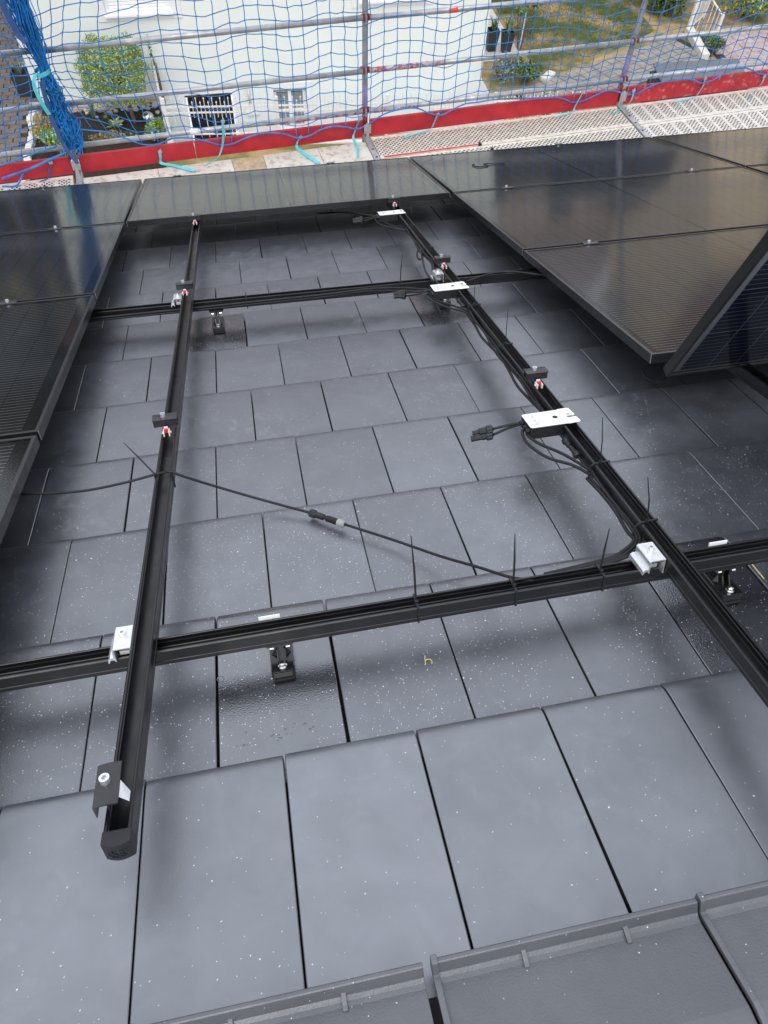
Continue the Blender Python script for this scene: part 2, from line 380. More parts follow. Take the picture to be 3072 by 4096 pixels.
# ================================================================== RAILS
def rail_profile(wd=.040, h=.036):
    a = wd / 2
    half = [(a, 0), (a, .0085), (a - .0012, .0095), (a - .0012, .0115), (a, .0125), (a, h - .0020), (a - .0020, h), (a - .0046, h), (a - .0054, h - .001),
            (a - .0054, h - .0045), (a - .0026, h - .0045), (a - .0026, h - .0110), (a - .0046, h - .0120), (a - .0046, h - .0140), (a - .0026, h - .0150), (a - .0026, .0115), (a - .0040, .0100)]
    return half + [(-x, z) for x, z in reversed(half)]
HB, VB = .058, .094                          # undersides of lower and upper rail layers
def rail_h(x0, x1, yc, slope, label):
    L = x1 - x0
    o = MB().prof(rail_profile(), 0, L, 'x').build('mounting_rail', M['rail'], None, RM @ T(x0, yc + slope * x0, HB, math.atan(slope)))
    return tag(o, label, 'rail', 'mounting rails')
def rail_v(xc, y0, y1, slope, label, cap=False):
    mw = RM @ T(xc, y0, VB, -math.atan(slope))
    if not cap:
        o = MB().prof(rail_profile(), 0, y1 - y0, 'y').build('mounting_rail', M['rail'], None, mw)
        return tag(o, label, 'rail', 'mounting rails')
    t = thing('mounting_rail', mw, label, 'rail', 'mounting rails')
    MB().prof(rail_profile(), 0, y1 - y0, 'y').build('rail_profile', M['rail'], t, I4)
    return t
rail_h(-2.6, 5.2, .226, 0.004, 'near black lower rail running crosswise under both long rails')
rail_h(-2.6, 5.2, 2.180, -.034, 'far black lower rail crosswise below the upper optimizer, partly under the panels')
V1 = lambda y: .005 + .0109 * (y + .07)
V2 = lambda y: 1.071 + .0165 * (y - .09)
v1 = rail_v(V1(-.178), -.178, 4.45, .0109, 'left black upper rail with an end cap, running down the open bay', True)
rail_v(V2(-.36), -.36, 4.45, .0165, 'right black upper rail carrying the three optimizers and cable bundle')
rail_v(-.67, -.2, 4.45, 0, 'black upper rail hidden under the left column of panels')
rail_v(1.715, -.30, 4.45, .005, 'black upper rail under the upright panel at the right edge')
rail_v(2.90, -.30, 4.45, .005, 'black upper rail hidden under the right-hand panels')
# end cap with bowed face
cap = MB(); n = 10
fr = [(-.0208 + .0416 * i / n, -.016 - .006 * math.sin(math.pi * i / n)) for i in range(n + 1)]
pr = fr + [(.0208, .004), (-.0208, .004)]
cap.prof(pr, -.0005, .0372, 'z')
ec = cap.build('end_cap', M['plastic'], v1, I4, bevel=.0012)
ring = MB(); ring.tube([(.0135 * math.cos(a), -.0218 + .002 * math.cos(a) ** 2, .0175 + .0105 * math.sin(a)) for a in [k * math.pi / 12 for k in range(25)]], .0006, 5)
ring.build('embossed_ring', M['plastic'], ec, I4)
RX = Matrix.Rotation(R(90), 4, 'X')
text_mesh('embossed_lettering', 'K2', .016, .0007, M['plastic'], ec, Matrix.Translation((0, -.0222, .0195)) @ RX, 1.1)
text_mesh('embossed_lettering', 'SYSTEMS', .0045, .0006, M['plastic'], ec, Matrix.Translation((0, -.0222, .0105)) @ RX, 1.1)

# ================================================================== SOLAR PANELS
PW, PD, PT = 1.762, 1.134, .030
def ring_mesh(b, x0, x1, y0, y1, lip, z0, z1, mi=0):
    o = [(x0, y0), (x1, y0), (x1, y1), (x0, y1)]; i = [(x0 + lip, y0 + lip), (x1 - lip, y0 + lip), (x1 - lip, y1 - lip), (x0 + lip, y1 - lip)]
    vs = [(*q, z) for z in (z0, z1) for q in o + i]
    fs = []
    for k in range(4):
        j = (k + 1) % 4
        fs += [(k, j, 8 + j, 8 + k), (4 + j, 4 + k, 12 + k, 12 + j), (8 + k, 8 + j, 12 + j, 12 + k), (j, k, 4 + k, 4 + j)]
    return b.add(vs, fs, mi)
cell_me = MB().box(-.0452, .0452, -.0908, .0908, 0, .0004).mesh('cell', M['cell'])
cell_me_b = MB().box(-.0447, .0447, -.0902, .0902, 0, .0004).mesh('cell', M['cell_blue'])
frame_me = ring_mesh(MB(), 0, PW, 0, PD, .0105, 0, PT).mesh('frame', M['frame'], bevel=.0008)
back_me = MB().box(.011, PW - .011, .011, PD - .011, .0205, .0235).mesh('backsheet', M['backsheet'])
glass_me = MB().add([(.0106, .0106, .0282), (PW - .0106, .0106, .0282), (PW - .0106, PD - .0106, .0282), (.0106, PD - .0106, .0282)], [(0, 1, 2, 3)]).mesh('glass', M['glass'])
mitre_me = MB().box(-.0006, .0006, -.0006, .0006, .002, PT).mesh('mitre_edge', M['alu'])
M['backlight'] = mat('panel_back_grid', (.45, .46, .5), .5)
back_me_b = MB().box(.011, PW - .011, .011, PD - .011, .0205, .0235).mesh('backsheet', M['backlight'])
def panel(mw, label, cells=None, blue=False, mitre=True):
    t = thing('solar_panel', mw, label, 'solar panel', 'solar panels')
    link('frame', frame_me, t); link('backsheet', back_me_b if blue else back_me, t); link('glass', glass_me, t)
    if mitre:
        for q in ((0, 0), (PW, 0)): link('mitre_edge', mitre_me, t, T(q[0], q[1], 0))
    for i in range(18):
        for j in range(6):
            x = .0525 + i * .0927 + (.010 if i > 8 else 0) + .0357 - .0084 + .0; y = .108 + j * .1836
            if cells and not cells(x, y): continue
            link('cell', cell_me_b if blue else cell_me, t, T(x, y, .024))
    return t
PZ = .1305
D1, D2, D3, D4 = 3.361, 2.207, 1.053, -.101
jit = lambda: random.uniform(-.002, .002)
def pm(x, d): return RM @ T(x + jit(), d + jit(), PZ, random.uniform(-.001, .001))
XL = -.329 - PW
panel(pm(XL, D1), 'panel in the left column nearest the scaffold, reflecting the blue net')
panel(pm(XL, D2), 'second panel from the scaffold in the left column')
panel(pm(XL, D3), 'third panel from the scaffold in the left column')
panel(pm(XL, D4), 'panel cut by the left picture edge, nearest the camera')
panel(RM @ T(-.317, D1 + .004, PZ, -.006), 'single panel closing the open bay beside the scaffold', mitre=True)
panel(pm(1.468, D1), 'panel right of the bay beside the scaffold with black wire lying on it')
panel(pm(1.462, D2), 'middle panel of the right-hand column')
panel(pm(1.456, D3), 'panel in front of the upright one, its near corner over the bay')
panel(pm(3.252, D1), 'far right panel beside the scaffold reflecting a beige wall')
panel(pm(3.248, D2), 'second panel of the outermost right column, at the picture edge')
# upright leaning panel: local x along ridge, local y up its height, local z towards the camera
up = Vector((-.006, -.5436, .8393)).normalized(); ax = Vector((1, 0, 0)); ax = (ax - up * ax.dot(up)).normalized(); nn = ax.cross(up)
LM = Matrix(((ax.x, up.x, nn.x, 1.478), (ax.y, up.y, nn.y, 1.012), (ax.z, up.z, nn.z, .1315), (0, 0, 0, 1)))
panel(RM @ LM, 'panel tipped up on its long edge with blue-black cells', blue=True, mitre=False)

# ================================================================== CLAMPS, CONNECTORS, HOOKS
def bolt(parent, x, y, z, r=.0062, h=.0085):
    b = MB(); n = 14
    o = [(x + r * math.cos(2 * math.pi * i / n), y + r * math.sin(2 * math.pi * i / n)) for i in range(n)]
    i_ = [(x + r * .52 * math.cos(2 * math.pi * (i // 2 * 2 + (i % 2) * 1) / n), y + r * .52 * math.sin(2 * math.pi * i / n)) for i in range(n)]
    vs = [(*q, z) for q in o] + [(*q, z + h) for q in o] + [(*q, z + h) for q in i_] + [(*q, z + h * .4) for q in i_]
    fs = []
    for k in range(n):
        j = (k + 1) % n
        fs += [(k, j, n + j, n + k), (n + k, n + j, 2 * n + j, 2 * n + k), (2 * n + k, 2 * n + j, 3 * n + j, 3 * n + k)]
    fs += [tuple(range(3 * n, 4 * n)), tuple(range(n - 1, -1, -1))]
    return b.add(vs, fs).build('bolt', M['alu'], parent, I4)
def clamp_bar_profile(h=.026):
    a = .0115; t = .002
    top = [(-.019 + .038 * i / 6, h - .0016 * abs(i - 3) ** 2 / 9) for i in range(7)]
    return list(reversed(top)) + [(-.019, h - .0036), (-a, h - .0036), (-a, 0), (-a + t, 0), (-a + t, h - .005), (a - t, h - .005), (a - t, 0), (a, 0), (a, h - .0036), (.019, h - .0036)]
def module_clamp(x, y, z, label, ln=.066, slider=True, rz=0, h=.026, group='module clamps'):
    t = thing('module_clamp', RM @ T(x, y, z, rz), label, 'clamp', group)
    MB().prof(clamp_bar_profile(h), -ln / 2, ln / 2, 'x').build('clamp_bar', M['clamp_black'], t, I4, bevel=.0005)
    bolt(t, -.004, 0, h - .001, .0068, .010)
    if slider:
        # spring clip with red insert sitting in the rail slot on the camera side
        s = MB(); s.box(-.009, -.0055, -.042, -.020, -.016, -.001); s.box(.0055, .009, -.042, -.020, -.016, -.001); s.box(-.0055, .0055, -.026, -.022, -.012, .006)
        s.box(-.0125, -.009, -.036, -.027, -.0095, -.006); s.box(.009, .0125, -.036, -.027, -.0095, -.006)
        s.build('spring_clip', M['white_plastic'], t, I4, bevel=.0008)
        MB().box(-.0052, .0052, -.036, -.0265, -.008, .0022).build('red_insert', M['red_plastic'], t, I4, bevel=.001)
        MB().tube([(-.004, 0, -.02), (-.004, 0, h - .004)], .0036, 8).build('shank', M['steel'], t, I4)
    return t
for k, (y, nm) in enumerate(((3.343, 'against the eave panel'), (2.205, 'above the far lower rail'), (1.036, 'just down the roof from the long loose cable'))):
    module_clamp(V1(y) - .006, y, .141, 'loose black clamp on the left rail, ' + nm, rz=random.uniform(-.07, .03))
for k, (y, nm) in enumerate(((3.335, 'against the eave panel'), (2.20, 'beside the farther silver connector'), (1.036, 'above the nearest optimizer'))):
    module_clamp(V2(y) - .004, y, .141, 'loose black clamp on the right rail, ' + nm, rz=random.uniform(-.03, .06))
for (x, y, nm) in ((-.671, 3.351, 'between first and second panel of the left column'), (-.655, 2.197, 'between second and third panel of the left column'), (-.66, 1.043, 'between third and nearest panel of the left column'),
                   (1.777, 3.351, 'on the right column seam next to the bay'), (1.763, 2.197, 'on the right column seam nearer the upright panel'), (2.904, 3.351, 'on the farther part of the right column seam'),
                   (2.905, 2.197, 'on the right column seam behind the upright panel')):
    module_clamp(x, y, .1375, 'tightened black module clamp ' + nm, slider=False, h=.0265)
for (x, nm) in ((-.10, 'left on the single bay panel'), (.92, 'right on the single bay panel'), (-.95, 'on the left eave panel'), (2.55, 'on the right eave panel')):
    module_clamp(x, 4.505, .1375, 'black end clamp on the scaffold-side panel edge, ' + nm, slider=False, h=.0265, ln=.05)
# loose end clamp near the camera
t = thing('end_clamp', RM @ T(V1(-.115) - .010, -.115, .130, .015), 'curved black end clamp with big silver bolt on the near rail end', 'clamp')
pr = [(-.0215 + .036 * i / 8, .031 - .0032 * ((i - 5) / 5) ** 2) for i in range(9)]
pr = pr + [(.0145, .026)] + [(-.0185 + .030 * (7 - i) / 8, .0285 - .0032 * ((7 - i - 4) / 5) ** 2 - .001) for i in range(7)] + [(-.0195, .004), (-.0215, .004)]
MB().prof(pr, -.036, .036, 'y').build('clamp_cover', M['clamp_black'], t, I4, bevel=.0005)
MB().box(-.002, 0, -.034, .034, .014, .0275).build('web', M['clamp_black'], t, I4)
bolt(t, -.006, .004, .029, .0078, .011)
tp = MB(); tp.add([(.0135, -.024, .027), (.024, -.020, .0055), (.024, -.002, .0045), (.0145, .004, .0275), (.019, -.0105, .0185)], [(0, 1, 4), (1, 2, 4), (2, 3, 4), (3, 0, 4)])
tp.build('white_tape', M['tape'], t, I4)
# silver cross connectors
def connector(x, y, label, rz=0):
    t = thing('cross_connector', RM @ T(x, y, VB, rz), label, 'connector', 'silver cross connectors')
    pr = [(0, .033), (0, -.004), (-.003, -.004), (-.003, .0295), (-.030, .0295), (-.0315, .028), (-.0315, .0005), (-.0335, .0005), (-.0345, .0035), (-.0375, .006), (-.0415, .0055), (-.0435, .0035),
          (-.045, -.001), (-.0475, -.001), (-.0475, .0025), (-.046, .0085), (-.042, .0125), (-.0355, .0125), (-.035, .030), (-.032, .033)]
    MB().prof(pr, -.029, .031, 'y').build('bracket', M['alu'], t, I4, bevel=.0008)
    MB().box(-.027, -.008, -.014, .014, .002, .012).build('slot_nut', M['alu'], t, I4, bevel=.001)
    bolt(t, -.0165, .006, .0325, .0068, .0095)
    MB().tube([(-.0165, .006, .004), (-.0165, .006, .034)], .0038, 8).build('shank', M['steel'], t, I4)
connector(V1(.226) - .021, .226, 'silver connector at the near crossing of the left rail')
connector(V2(.230) - .022, .226, 'silver connector at the near crossing of the right rail, beside the cable bend')
connector(V1(2.16) - .021, 2.165, 'silver connector at the far crossing of the left rail')
connector(V2(2.13) - .022, 2.128, 'silver connector at the far crossing, behind the middle optimizer')
# roof hooks
def roof_hook(x, y, yr, label, plate=True):
    """x,y of the nut; yr: centre of the lower rail"""
    zt = -.012
    t = thing('roof_hook', RM @ T(x, y, zt), label, 'roof hook', 'roof hooks')
    g = MB(); g.prof([(-.0225, -.012), (-.019, -.019), (.019, -.019), (.0225, -.012), (.0225, .115), (-.0225, .115)], 0, .004, 'z'); g.build('gasket', M['deck_dark'], t, I4, bevel=.001)
    p = MB(); p.prof([(-.0235, -.011), (-.019, -.0155), (.019, -.0155), (.0235, -.011), (.0235, .112), (-.0235, .112)], .004, .022, 'z')
    p.build('base_block', M['hook'], t, I4, bevel=.0022)
    a = MB(); dy = yr - y
    for sx in (-.0085, .0065):
        a.add([(sx + q, yy, zz) for q in (0, .003) for yy, zz in ((.012, .0225), (.078, .0225), (dy + .016, HB - zt - .002), (dy - .014, HB - zt - .002), (.024, .045))],
              [(4, 3, 2, 1, 0), (5, 6, 7, 8, 9), (0, 1, 6, 5), (1, 2, 7, 6), (2, 3, 8, 7), (3, 4, 9, 8), (4, 0, 5, 9)])
    a.add([(-.020, .035, .0222), (-.0085, .028, .0222), (-.0085, .048, .0222), (-.0085, .036, .040)], [(0, 1, 2), (0, 1, 3), (1, 2, 3), (2, 0, 3)])
    a.add([(.020, .035, .0222), (.0095, .028, .0222), (.0095, .048, .0222), (.0095, .036, .040)], [(0, 1, 2), (0, 1, 3), (1, 2, 3), (2, 0, 3)])
    a.build('arm', M['hook'], t, I4, bevel=.0006)
    MB().prof([(-.03, 0), (-.024, -.008), (.024, -.008), (.03, 0)], dy - .016, dy + .016, 'y').build('rail_shoe', M['hook'], t, T(0, 0, HB - zt - .0012), bevel=.001)
    nb = MB(); nb.tube([(0, 0, .022), (0, 0, .0235), (0, 0, .0245)], [.0088, .0088, .0065], 18); nb.tube([(0, 0, .0245), (0, 0, .0300), (0, 0, .0312)], [.0066, .0066, .0052], 6); nb.tube([(0, 0, .031), (0, 0, .0345)], .0036, 10)
    nb.build('flange_nut', M['steel'], t, I4)
    for sx in (-1, 1): MB().tube([(sx * .012, dy - .01, .056), (sx * .02, dy - .01, .056)], .0048, 6).build('side_bolt', M['steel'], t, I4)
    if plate: MB().prof([(-.021, 0), (.021, 0), (.021, .009), (-.021, .009)], dy + .0205, dy + .0235, 'y').build('clamp_plate', M['tape'], t, T(-.012, 0, HB - zt + .0335), bevel=.0004)
roof_hook(.2544, .196, .227, 'roof hook under the near lower rail, between the two long rails')
roof_hook(1.2182, .193, .231, 'roof hook under the near lower rail, right of the right-hand long rail')
roof_hook(.1332, 2.093, 2.163, 'roof hook under the far lower rail, beside the left long rail', False)
roof_hook(1.0868, 2.096, 2.131, 'roof hook below the middle optimizer', False)

# ================================================================== OPTIMIZERS, CABLES, TIES
def connector_body(b, p0, p1, male, k=1.0):
    """plug of a cable, from gland nut p0 to tip p1"""
    p0, p1 = Vector(p0), Vector(p1); d = p1 - p0
    q = lambda t: p0 + d * t
    b.tube([q(0), q(.05), q(.30), q(.34)], [.006 * k, .0095 * k, .0098 * k, .0075 * k], 12)
    for j in range(8):
        a = j * math.pi / 4; s = d.normalized().orthogonal().normalized(); s.rotate(Matrix.Rotation(a, 3, d.normalized()))
        b.tube([q(.06) + s * .0092 * k, q(.28) + s * .0096 * k], .0016 * k, 4)
    if male: b.tube([q(.34), q(.66), q(.68), q(.70), q(1)], [.0082 * k, .0082 * k, .0062 * k, .005 * k, .005 * k], 10)
    else: b.tube([q(.34), q(.5), q(.52), q(.9), q(1)], [.0078 * k, .0078 * k, .0066 * k, .0066 * k, .0072 * k], 10)
    b.tube([q(.36) + Vector((0, 0, .004)), q(.75) + Vector((0, 0, .005))], .003 * k, 4)
def optimizer(x0, y0, rz, label, leads, loops, extra, lk=1.0):
    t = thing('power_optimizer', RM @ T(x0, y0, .110, rz), label, 'optimizer', 'power optimizers')
    inv = (RM @ T(x0, y0, .110, rz)).inverted() @ RM
    lc = lambda P: [inv @ Vector(q) for q in P]
    MB().box(0, .098, 0, .074, -.012, .0225).build('housing', M['plastic'], t, I4, bevel=.002)
    pl = MB(); pr = [(-.001, .004), (.004, -.001), (.104, -.001), (.106, -.003), (.136, -.001), (.140, .003), (.139, .024), (.136, .0275), (.118, .0285), (.1125, .031), (.1125, .035), (.118, .037), (.137, .0375), (.139, .042), (.136, .076), (.131, .079), (.104, .0785), (.102, .0755), (.003, .0745), (-.001, .071)]
    pl.prof(pr, .0228, .0247, 'z'); lp = pl.build('label_plate', M['label'], t, I4, bevel=.0004)
    b = MB(); b.cyl(.082, .038, .0247, .0251, .0075, 20); b.build('round_port', M['plastic'], lp, I4)
    b = MB(); b.tube([(.121, .045, .024), (.121, .045, .0285)], .0055, 8); b.build('screw', M['steel'], lp, I4)
    b = MB(); random.seed(int(y0 * 100))
    for row in range(9):
        x = .012 + row * .0038; yy = .010
        while yy < .062:
            ln = random.uniform(.002, .009); th = .0016 if row in (2, 3) else .0009
            b.box(x, x + th, yy, min(yy + ln, .064), .0247, .02495); yy += ln + random.uniform(.0012, .004)
    b.build('label_print', M['print'], lp, I4)
    b = MB(); b.box(.052, .070, .010, .0104, .0247, .0249); b.box(.052, .0524, .010, .064, .0247, .0249); b.box(.052, .070, .0636, .064, .0247, .0249)
    b.build('label_outline', M['print'], lp, I4)
    for yy in (.058, .030, .012): MB().tube([(.002, yy, .010), (-.010, yy, .010)], .0065, 8).build('cable_gland', M['plastic'], t, I4)
    for j, P in enumerate(leads):
        P = lc(P); k = len(P)
        MB().tube(smooth_path(P[:-1], 6), .0037 * lk, 7).build('lead', M['cable'], t, I4, smooth=True)
        b = MB(); connector_body(b, P[-2], P[-1], j == 0, 1.25); b.build('plug', M['gasket'], t, I4, smooth=False)
    for P in loops: MB().tube(smooth_path(lc(P), 8), .0042 * lk, 7).build('cable', M['cable'], t, I4, smooth=True)
    for P in extra:
        P = lc(P); MB().tube(smooth_path(P[:2], 6), .0034, 7).build('cable', M['cable'], t, I4, smooth=True)
        b = MB(); connector_body(b, P[1], Vector(P[1]) * .45 + Vector(P[2]) * .55, True); connector_body(b, P[2], Vector(P[2]) * .5 + Vector(P[1]) * .5, False); b.build('plug', M['gasket'], t, I4)
        MB().tube(smooth_path(P[2:], 6), .0034, 7).build('cable', M['cable'], t, I4, smooth=True)
    return t
side = lambda y, o=.0265: V2(y) - o
optimizer(.972, .767, .012, 'nearest optimizer with a white label plate on the right rail',
          [[(.975, .826, .120), (.930, .834, .112), (.892, .842, .102), (.836, .850, .092)], [(.975, .824, .118), (.937, .834, .104), (.890, .834, .088), (.830, .841, .080)]],
          [[(.972, .800, .118), (.958, .792, .110), (.957, .748, .100), (.984, .677, .095), (1.030, .620, .098), (side(.56, .030), .56, .105)],
           [(.974, .780, .118), (.966, .776, .110), (.983, .731, .105), (1.020, .672, .105), (1.045, .610, .106), (side(.56, .024), .555, .112)]],
          [[(1.050, .775, .108), (side(.735), .735, .104), (side(.645), .645, .106), (side(.56), .555, .108)]])
optimizer(.988, 1.880, -.004, 'middle optimizer where the far lower rail crosses',
          [[(.985, 1.945, .120), (.930, 1.958, .111), (.893, 1.985, .103), (.850, 2.008, .097)], [(.985, 1.943, .118), (.930, 1.952, .104), (.893, 1.976, .094), (.850, 1.998, .088)]],
          [[(.985, 1.915, .118), (.967, 1.930, .105), (.970, 1.895, .098), (1.012, 1.790, .100), (1.045, 1.735, .104), (side(1.69, .030), 1.69, .106)],
           [(.985, 1.895, .118), (.976, 1.915, .106), (.997, 1.860, .102), (1.040, 1.790, .102), (side(1.69, .024), 1.69, .112)]],
          [[(1.060, 1.88, .108), (side(1.84), 1.84, .104), (side(1.76), 1.76, .104), (side(1.69), 1.69, .108)]])
optimizer(1.000, 3.110, -.004, 'farthest optimizer close to the eave panel',
          [[(1.000, 3.165, .120), (.960, 3.18, .111), (.922, 3.20, .102), (.872, 3.225, .097)], [(1.000, 3.163, .118), (.960, 3.172, .104), (.922, 3.188, .094), (.872, 3.21, .088)]],
          [[(1.000, 3.145, .118), (.982, 3.150, .105), (.997, 3.070, .097), (1.045, 2.960, .100), (side(2.87, .030), 2.87, .105)],
           [(1.000, 3.125, .118), (.998, 3.150, .105), (1.030, 3.060, .101), (1.065, 2.930, .104), (side(2.87, .024), 2.865, .111)],
           [(1.000, 3.155, .119), (.86, 3.42, .09), (.72, 3.64, .05)]],
          [])
def cable(P, label, r=.0043, n=8, group='black cables'):
    q = [Vector(p) for p in P]; o = q[0]
    ob = MB().tube(smooth_path([p - o for p in q], n), r, 8).build('cable', M['cable'], None, RM @ T(o.x, o.y, o.z), smooth=True)
    return tag(ob, label, 'cable', group)
def wob(y0, y1, off, z, k, amp=.004):
    n = max(3, int(abs(y1 - y0) / .09)); out = []
    for i in range(n + 1):
        y = y0 + (y1 - y0) * i / n; out.append((V2(y) - off - amp * math.sin(i * 1.7 + k), y, z + amp * math.cos(i * 1.3 + 2 * k)))
    return out
nm = ('outermost', 'middle', 'innermost')
for j in range(3):
    cable(wob(.56, .34, .024 + .0045 * j, .108 - .006 * j, j, .003) + [(1.050 - .007 * j, .300, .100), (1.020 - .010 * j, .268 + .004 * j, .096), (.975 - .01 * j, .255 + .004 * j, .092), (.915 - .05 * j, .252, .088)],
          nm[j] + ' cable of the bundle bending from the right rail onto the near rail')
    cable(wob(1.69, .80, .024 + .004 * j, .110 - .007 * j, j * 1.9, .0045), nm[j] + ' cable strapped along the right rail between the two nearer optimizers')
    if j < 2: cable(wob(2.87, 2.30, .024 + .004 * j, .110 - .007 * j, j * 2.3, .004) + [(1.045, 2.12, .105), (1.04, 1.99, .112)], nm[j] + ' cable along the right rail above the middle optimizer')
cable([(1.085, 2.56, .108), (1.066, 2.53, .09), (1.062, 2.48, .08), (1.078, 2.47, .085), (1.082, 2.53, .098), (1.078, 2.58, .106)], 'small coiled cable loop hanging beside the right rail')
cable([(1.088, 2.546, .108), (1.062, 2.40, .10), (1.034, 2.22, .102), (1.026, 2.06, .112)], 'cable dropping from the coil to the middle optimizer')
for j in range(2):
    cable([(.985, 1.955 - .012 * j, .116 - .004 * j), (.89, 2.045 - .01 * j, .104 - .008 * j), (.76, 2.110, .092 - .008 * j), (.57, 2.118, .086 - .009 * j), (.31, 2.127, .084 - .009 * j), (.05, 2.134, .082 - .01 * j), (-.17, 2.142, .080 - .009 * j), (-.5, 2.15, .078 - .008 * j)],
          ('upper' if j == 0 else 'lower') + ' cable running along the near face of the far lower rail')
cable([(1.160, 2.02, .112), (1.293, 2.105, .104), (1.375, 2.10, .104), (1.442, 2.03, .110), (1.56, 1.97, .10)], 'cable slipping under the right-hand panels by the far rail')
cable([(1.565, 1.264, .0), (1.546, 1.200, .004), (1.57, 1.165, .004), (1.612, 1.19, .006), (1.63, 1.27, .004)], 'loop of cable on the tiles below the upright panel', r=.003)
# the long loose cable with its plug pair
t = thing('cable', RM @ T(.40, .667, .012), 'long loose cable crossing the left rail with a plug pair midway', 'cable', 'black cables')
inv = lambda P: [Vector(q) - Vector((.40, .667, .012)) for q in P]
MB().tube(smooth_path(inv([(-.40, .845, .110), (-.338, .828, .105), (-.20, .80, .108), (-.09, .787, .122), (.006, .790, .1345), (.036, .786, .1365), (.06, .779, .125), (.14, .783, .075), (.25, .760, .030), (.363, .700, .012)]), 8), .0034, 8).build('cable_run', M['cable'], t, I4, smooth=True)
MB().tube(smooth_path(inv([(.438, .633, .012), (.549, .543, .008), (.640, .445, .018), (.700, .345, .055), (.742, .262, .088), (.790, .245, .082)]), 8), .0034, 8).build('cable_run', M['cable'], t, I4, smooth=True)
b = MB(); connector_body(b, inv([(.361, .702, .012)])[0], inv([(.412, .657, .012)])[0], True, 1.05); b.build('plug', M['gasket'], t, I4)
b = MB(); p0, p1 = inv([(.442, .629, .012), (.400, .667, .012)]); d = p1 - p0
b.tube([p0 + d * .30, p0 + d * .95], .0085, 10); b.build('socket', M['cable'], t, I4)
b = MB(); b.tube([p0, p0 + d * .06, p0 + d * .34, p0 + d * .37], [.006, .0102, .0104, .008], 12); b.build('gland_nut', M['grey_nut'], t, I4)

def cable_tie(wrap, head, tail, label, wv=(1, 0, 0), wd=.0042):
    h = Vector(head); t = thing('cable_tie', RM @ T(*h), label, 'cable tie', 'cable ties')
    L = lambda P: [Vector(q) - h for q in P]
    MB().ribbon(L(wrap), wd, wv, .0012).build('strap', M['plastic'], t, I4)
    MB().box(-.0036, .0036, -.003, .003, -.0015, .005).build('head', M['plastic'], t, I4, bevel=.0008)
    P = L(tail); n = len(P); b = MB()
    for i in range(n - 1):
        pass
    vs = []; wv = Vector(wv).normalized()
    for i, q in enumerate(P):
        k = wd / 2 * (1 if i < n - 1 else .35); tt = (P[min(i + 1, n - 1)] - P[max(i - 1, 0)]).normalized(); nn = tt.cross(wv).normalized() * .0012
        vs += [q - wv * k, q + wv * k, q + wv * k + nn, q - wv * k + nn]
    b.add(vs, [(i * 4 + j, i * 4 + (j + 1) % 4, i * 4 + 4 + (j + 1) % 4, i * 4 + 4 + j) for i in range(n - 1) for j in range(4)] + [(3, 2, 1, 0), tuple((n - 1) * 4 + j for j in range(4))])
    b.build('tail', M['plastic'], t, I4)
def tie_h(x, yc, tip, lean, label):
    yn, yf, zt, zb = yc - .0212, yc + .0212, HB + .0372, HB - .0012
    cable_tie([(x, yf, zt - .02), (x, yf, zt), (x, yn, zt), (x, yn, zb), (x, yf, zb), (x, yf, zt - .02)], (x, yc - .004, zt), [(x, yc, zt + .002), (x + lean * .3, yc + .001, zt + tip * .5), (x + lean, yc + .003, zt + tip)], label)
tie_h(.535, .228, .165, -.006, 'upright tie on the near rail, nearest the plug pair')
tie_h(.739, .229, .130, -.004, 'upright tie on the near rail, where the loose cable ends')
tie_h(.928, .230, .105, .006, 'tie leaning right on the near rail beside the silver connector')
tie_h(.262, 2.159, .02, 0, 'tie on the far rail right of its roof hook, tail bent over')
tie_h(.905, 2.137, .115, .012, 'black tie on the far rail left of the middle optimizer')
def tie_v(y, tip, lean, label):
    xc = V2(y); xl, xr, zt, zb = xc - .034, xc + .0212, VB + .0372, VB - .0012
    cable_tie([(xl + .006, y, zb + .004), (xl - .002, y, zb + .016), (xl + .008, y, zt - .004), (xc - .018, y, zt), (xr, y + .004, zt), (xr, y + .004, zb), (xl + .006, y, zb)], (xc - .004, y + .001, zt),
              [(xc - .004, y, zt + .002), (xc - .004 + lean * .3, y, zt + tip * .5), (xc - .004 + lean, y, zt + tip)], label, (0, 1, 0))
tie_v(.318, .118, -.02, 'tie on the right rail just before the cable bend')
tie_v(.565, .128, -.012, 'tie on the right rail just below the nearest optimizer')
tie_v(1.320, .12, .002, 'tie on the right rail halfway between the two nearer optimizers')
tie_v(1.700, .115, .002, 'tie on the right rail just below the middle optimizer')
tie_v(2.47, .02, .002, 'short-tailed tie on the right rail by the cable coil')
tie_v(2.86, .10, .004, 'tie on the right rail just below the farthest optimizer')
x = V1(.79)
cable_tie([(x - .022, .79, VB + .01), (x - .021, .79, VB + .0385), (x + .012, .788, VB + .046), (x + .0215, .786, VB + .0385), (x + .0215, .784, VB - .001), (x - .022, .79, VB - .001), (x - .022, .79, VB + .01)], (x - .018, .79, VB + .038),
          [(x - .02, .79, VB + .041), (x - .055, .825, VB + .075), (x - .088, .862, VB + .10)], 'tie on the left rail holding the long loose cable, tail pointing left', (.6, .8, 0))
# black wire offcuts
def wire_bit(P, label, r=.0022):
    o = Vector(P[0]); ob = MB().tube([Vector(q) - o for q in smooth_path(P, 5)], r, 6).build('wire_offcut', M['cable'], None, RM @ T(*o), smooth=True); tag(ob, label, 'wire')
wire_bit([(1.80, 4.06, .1632), (1.775, 4.03, .163), (1.79, 3.97, .163), (1.83, 3.955, .163), (1.865, 3.98, .163), (1.85, 4.03, .165), (1.98, 4.0, .163)], 'bent black wire offcut lying on the right eave panel', .003)

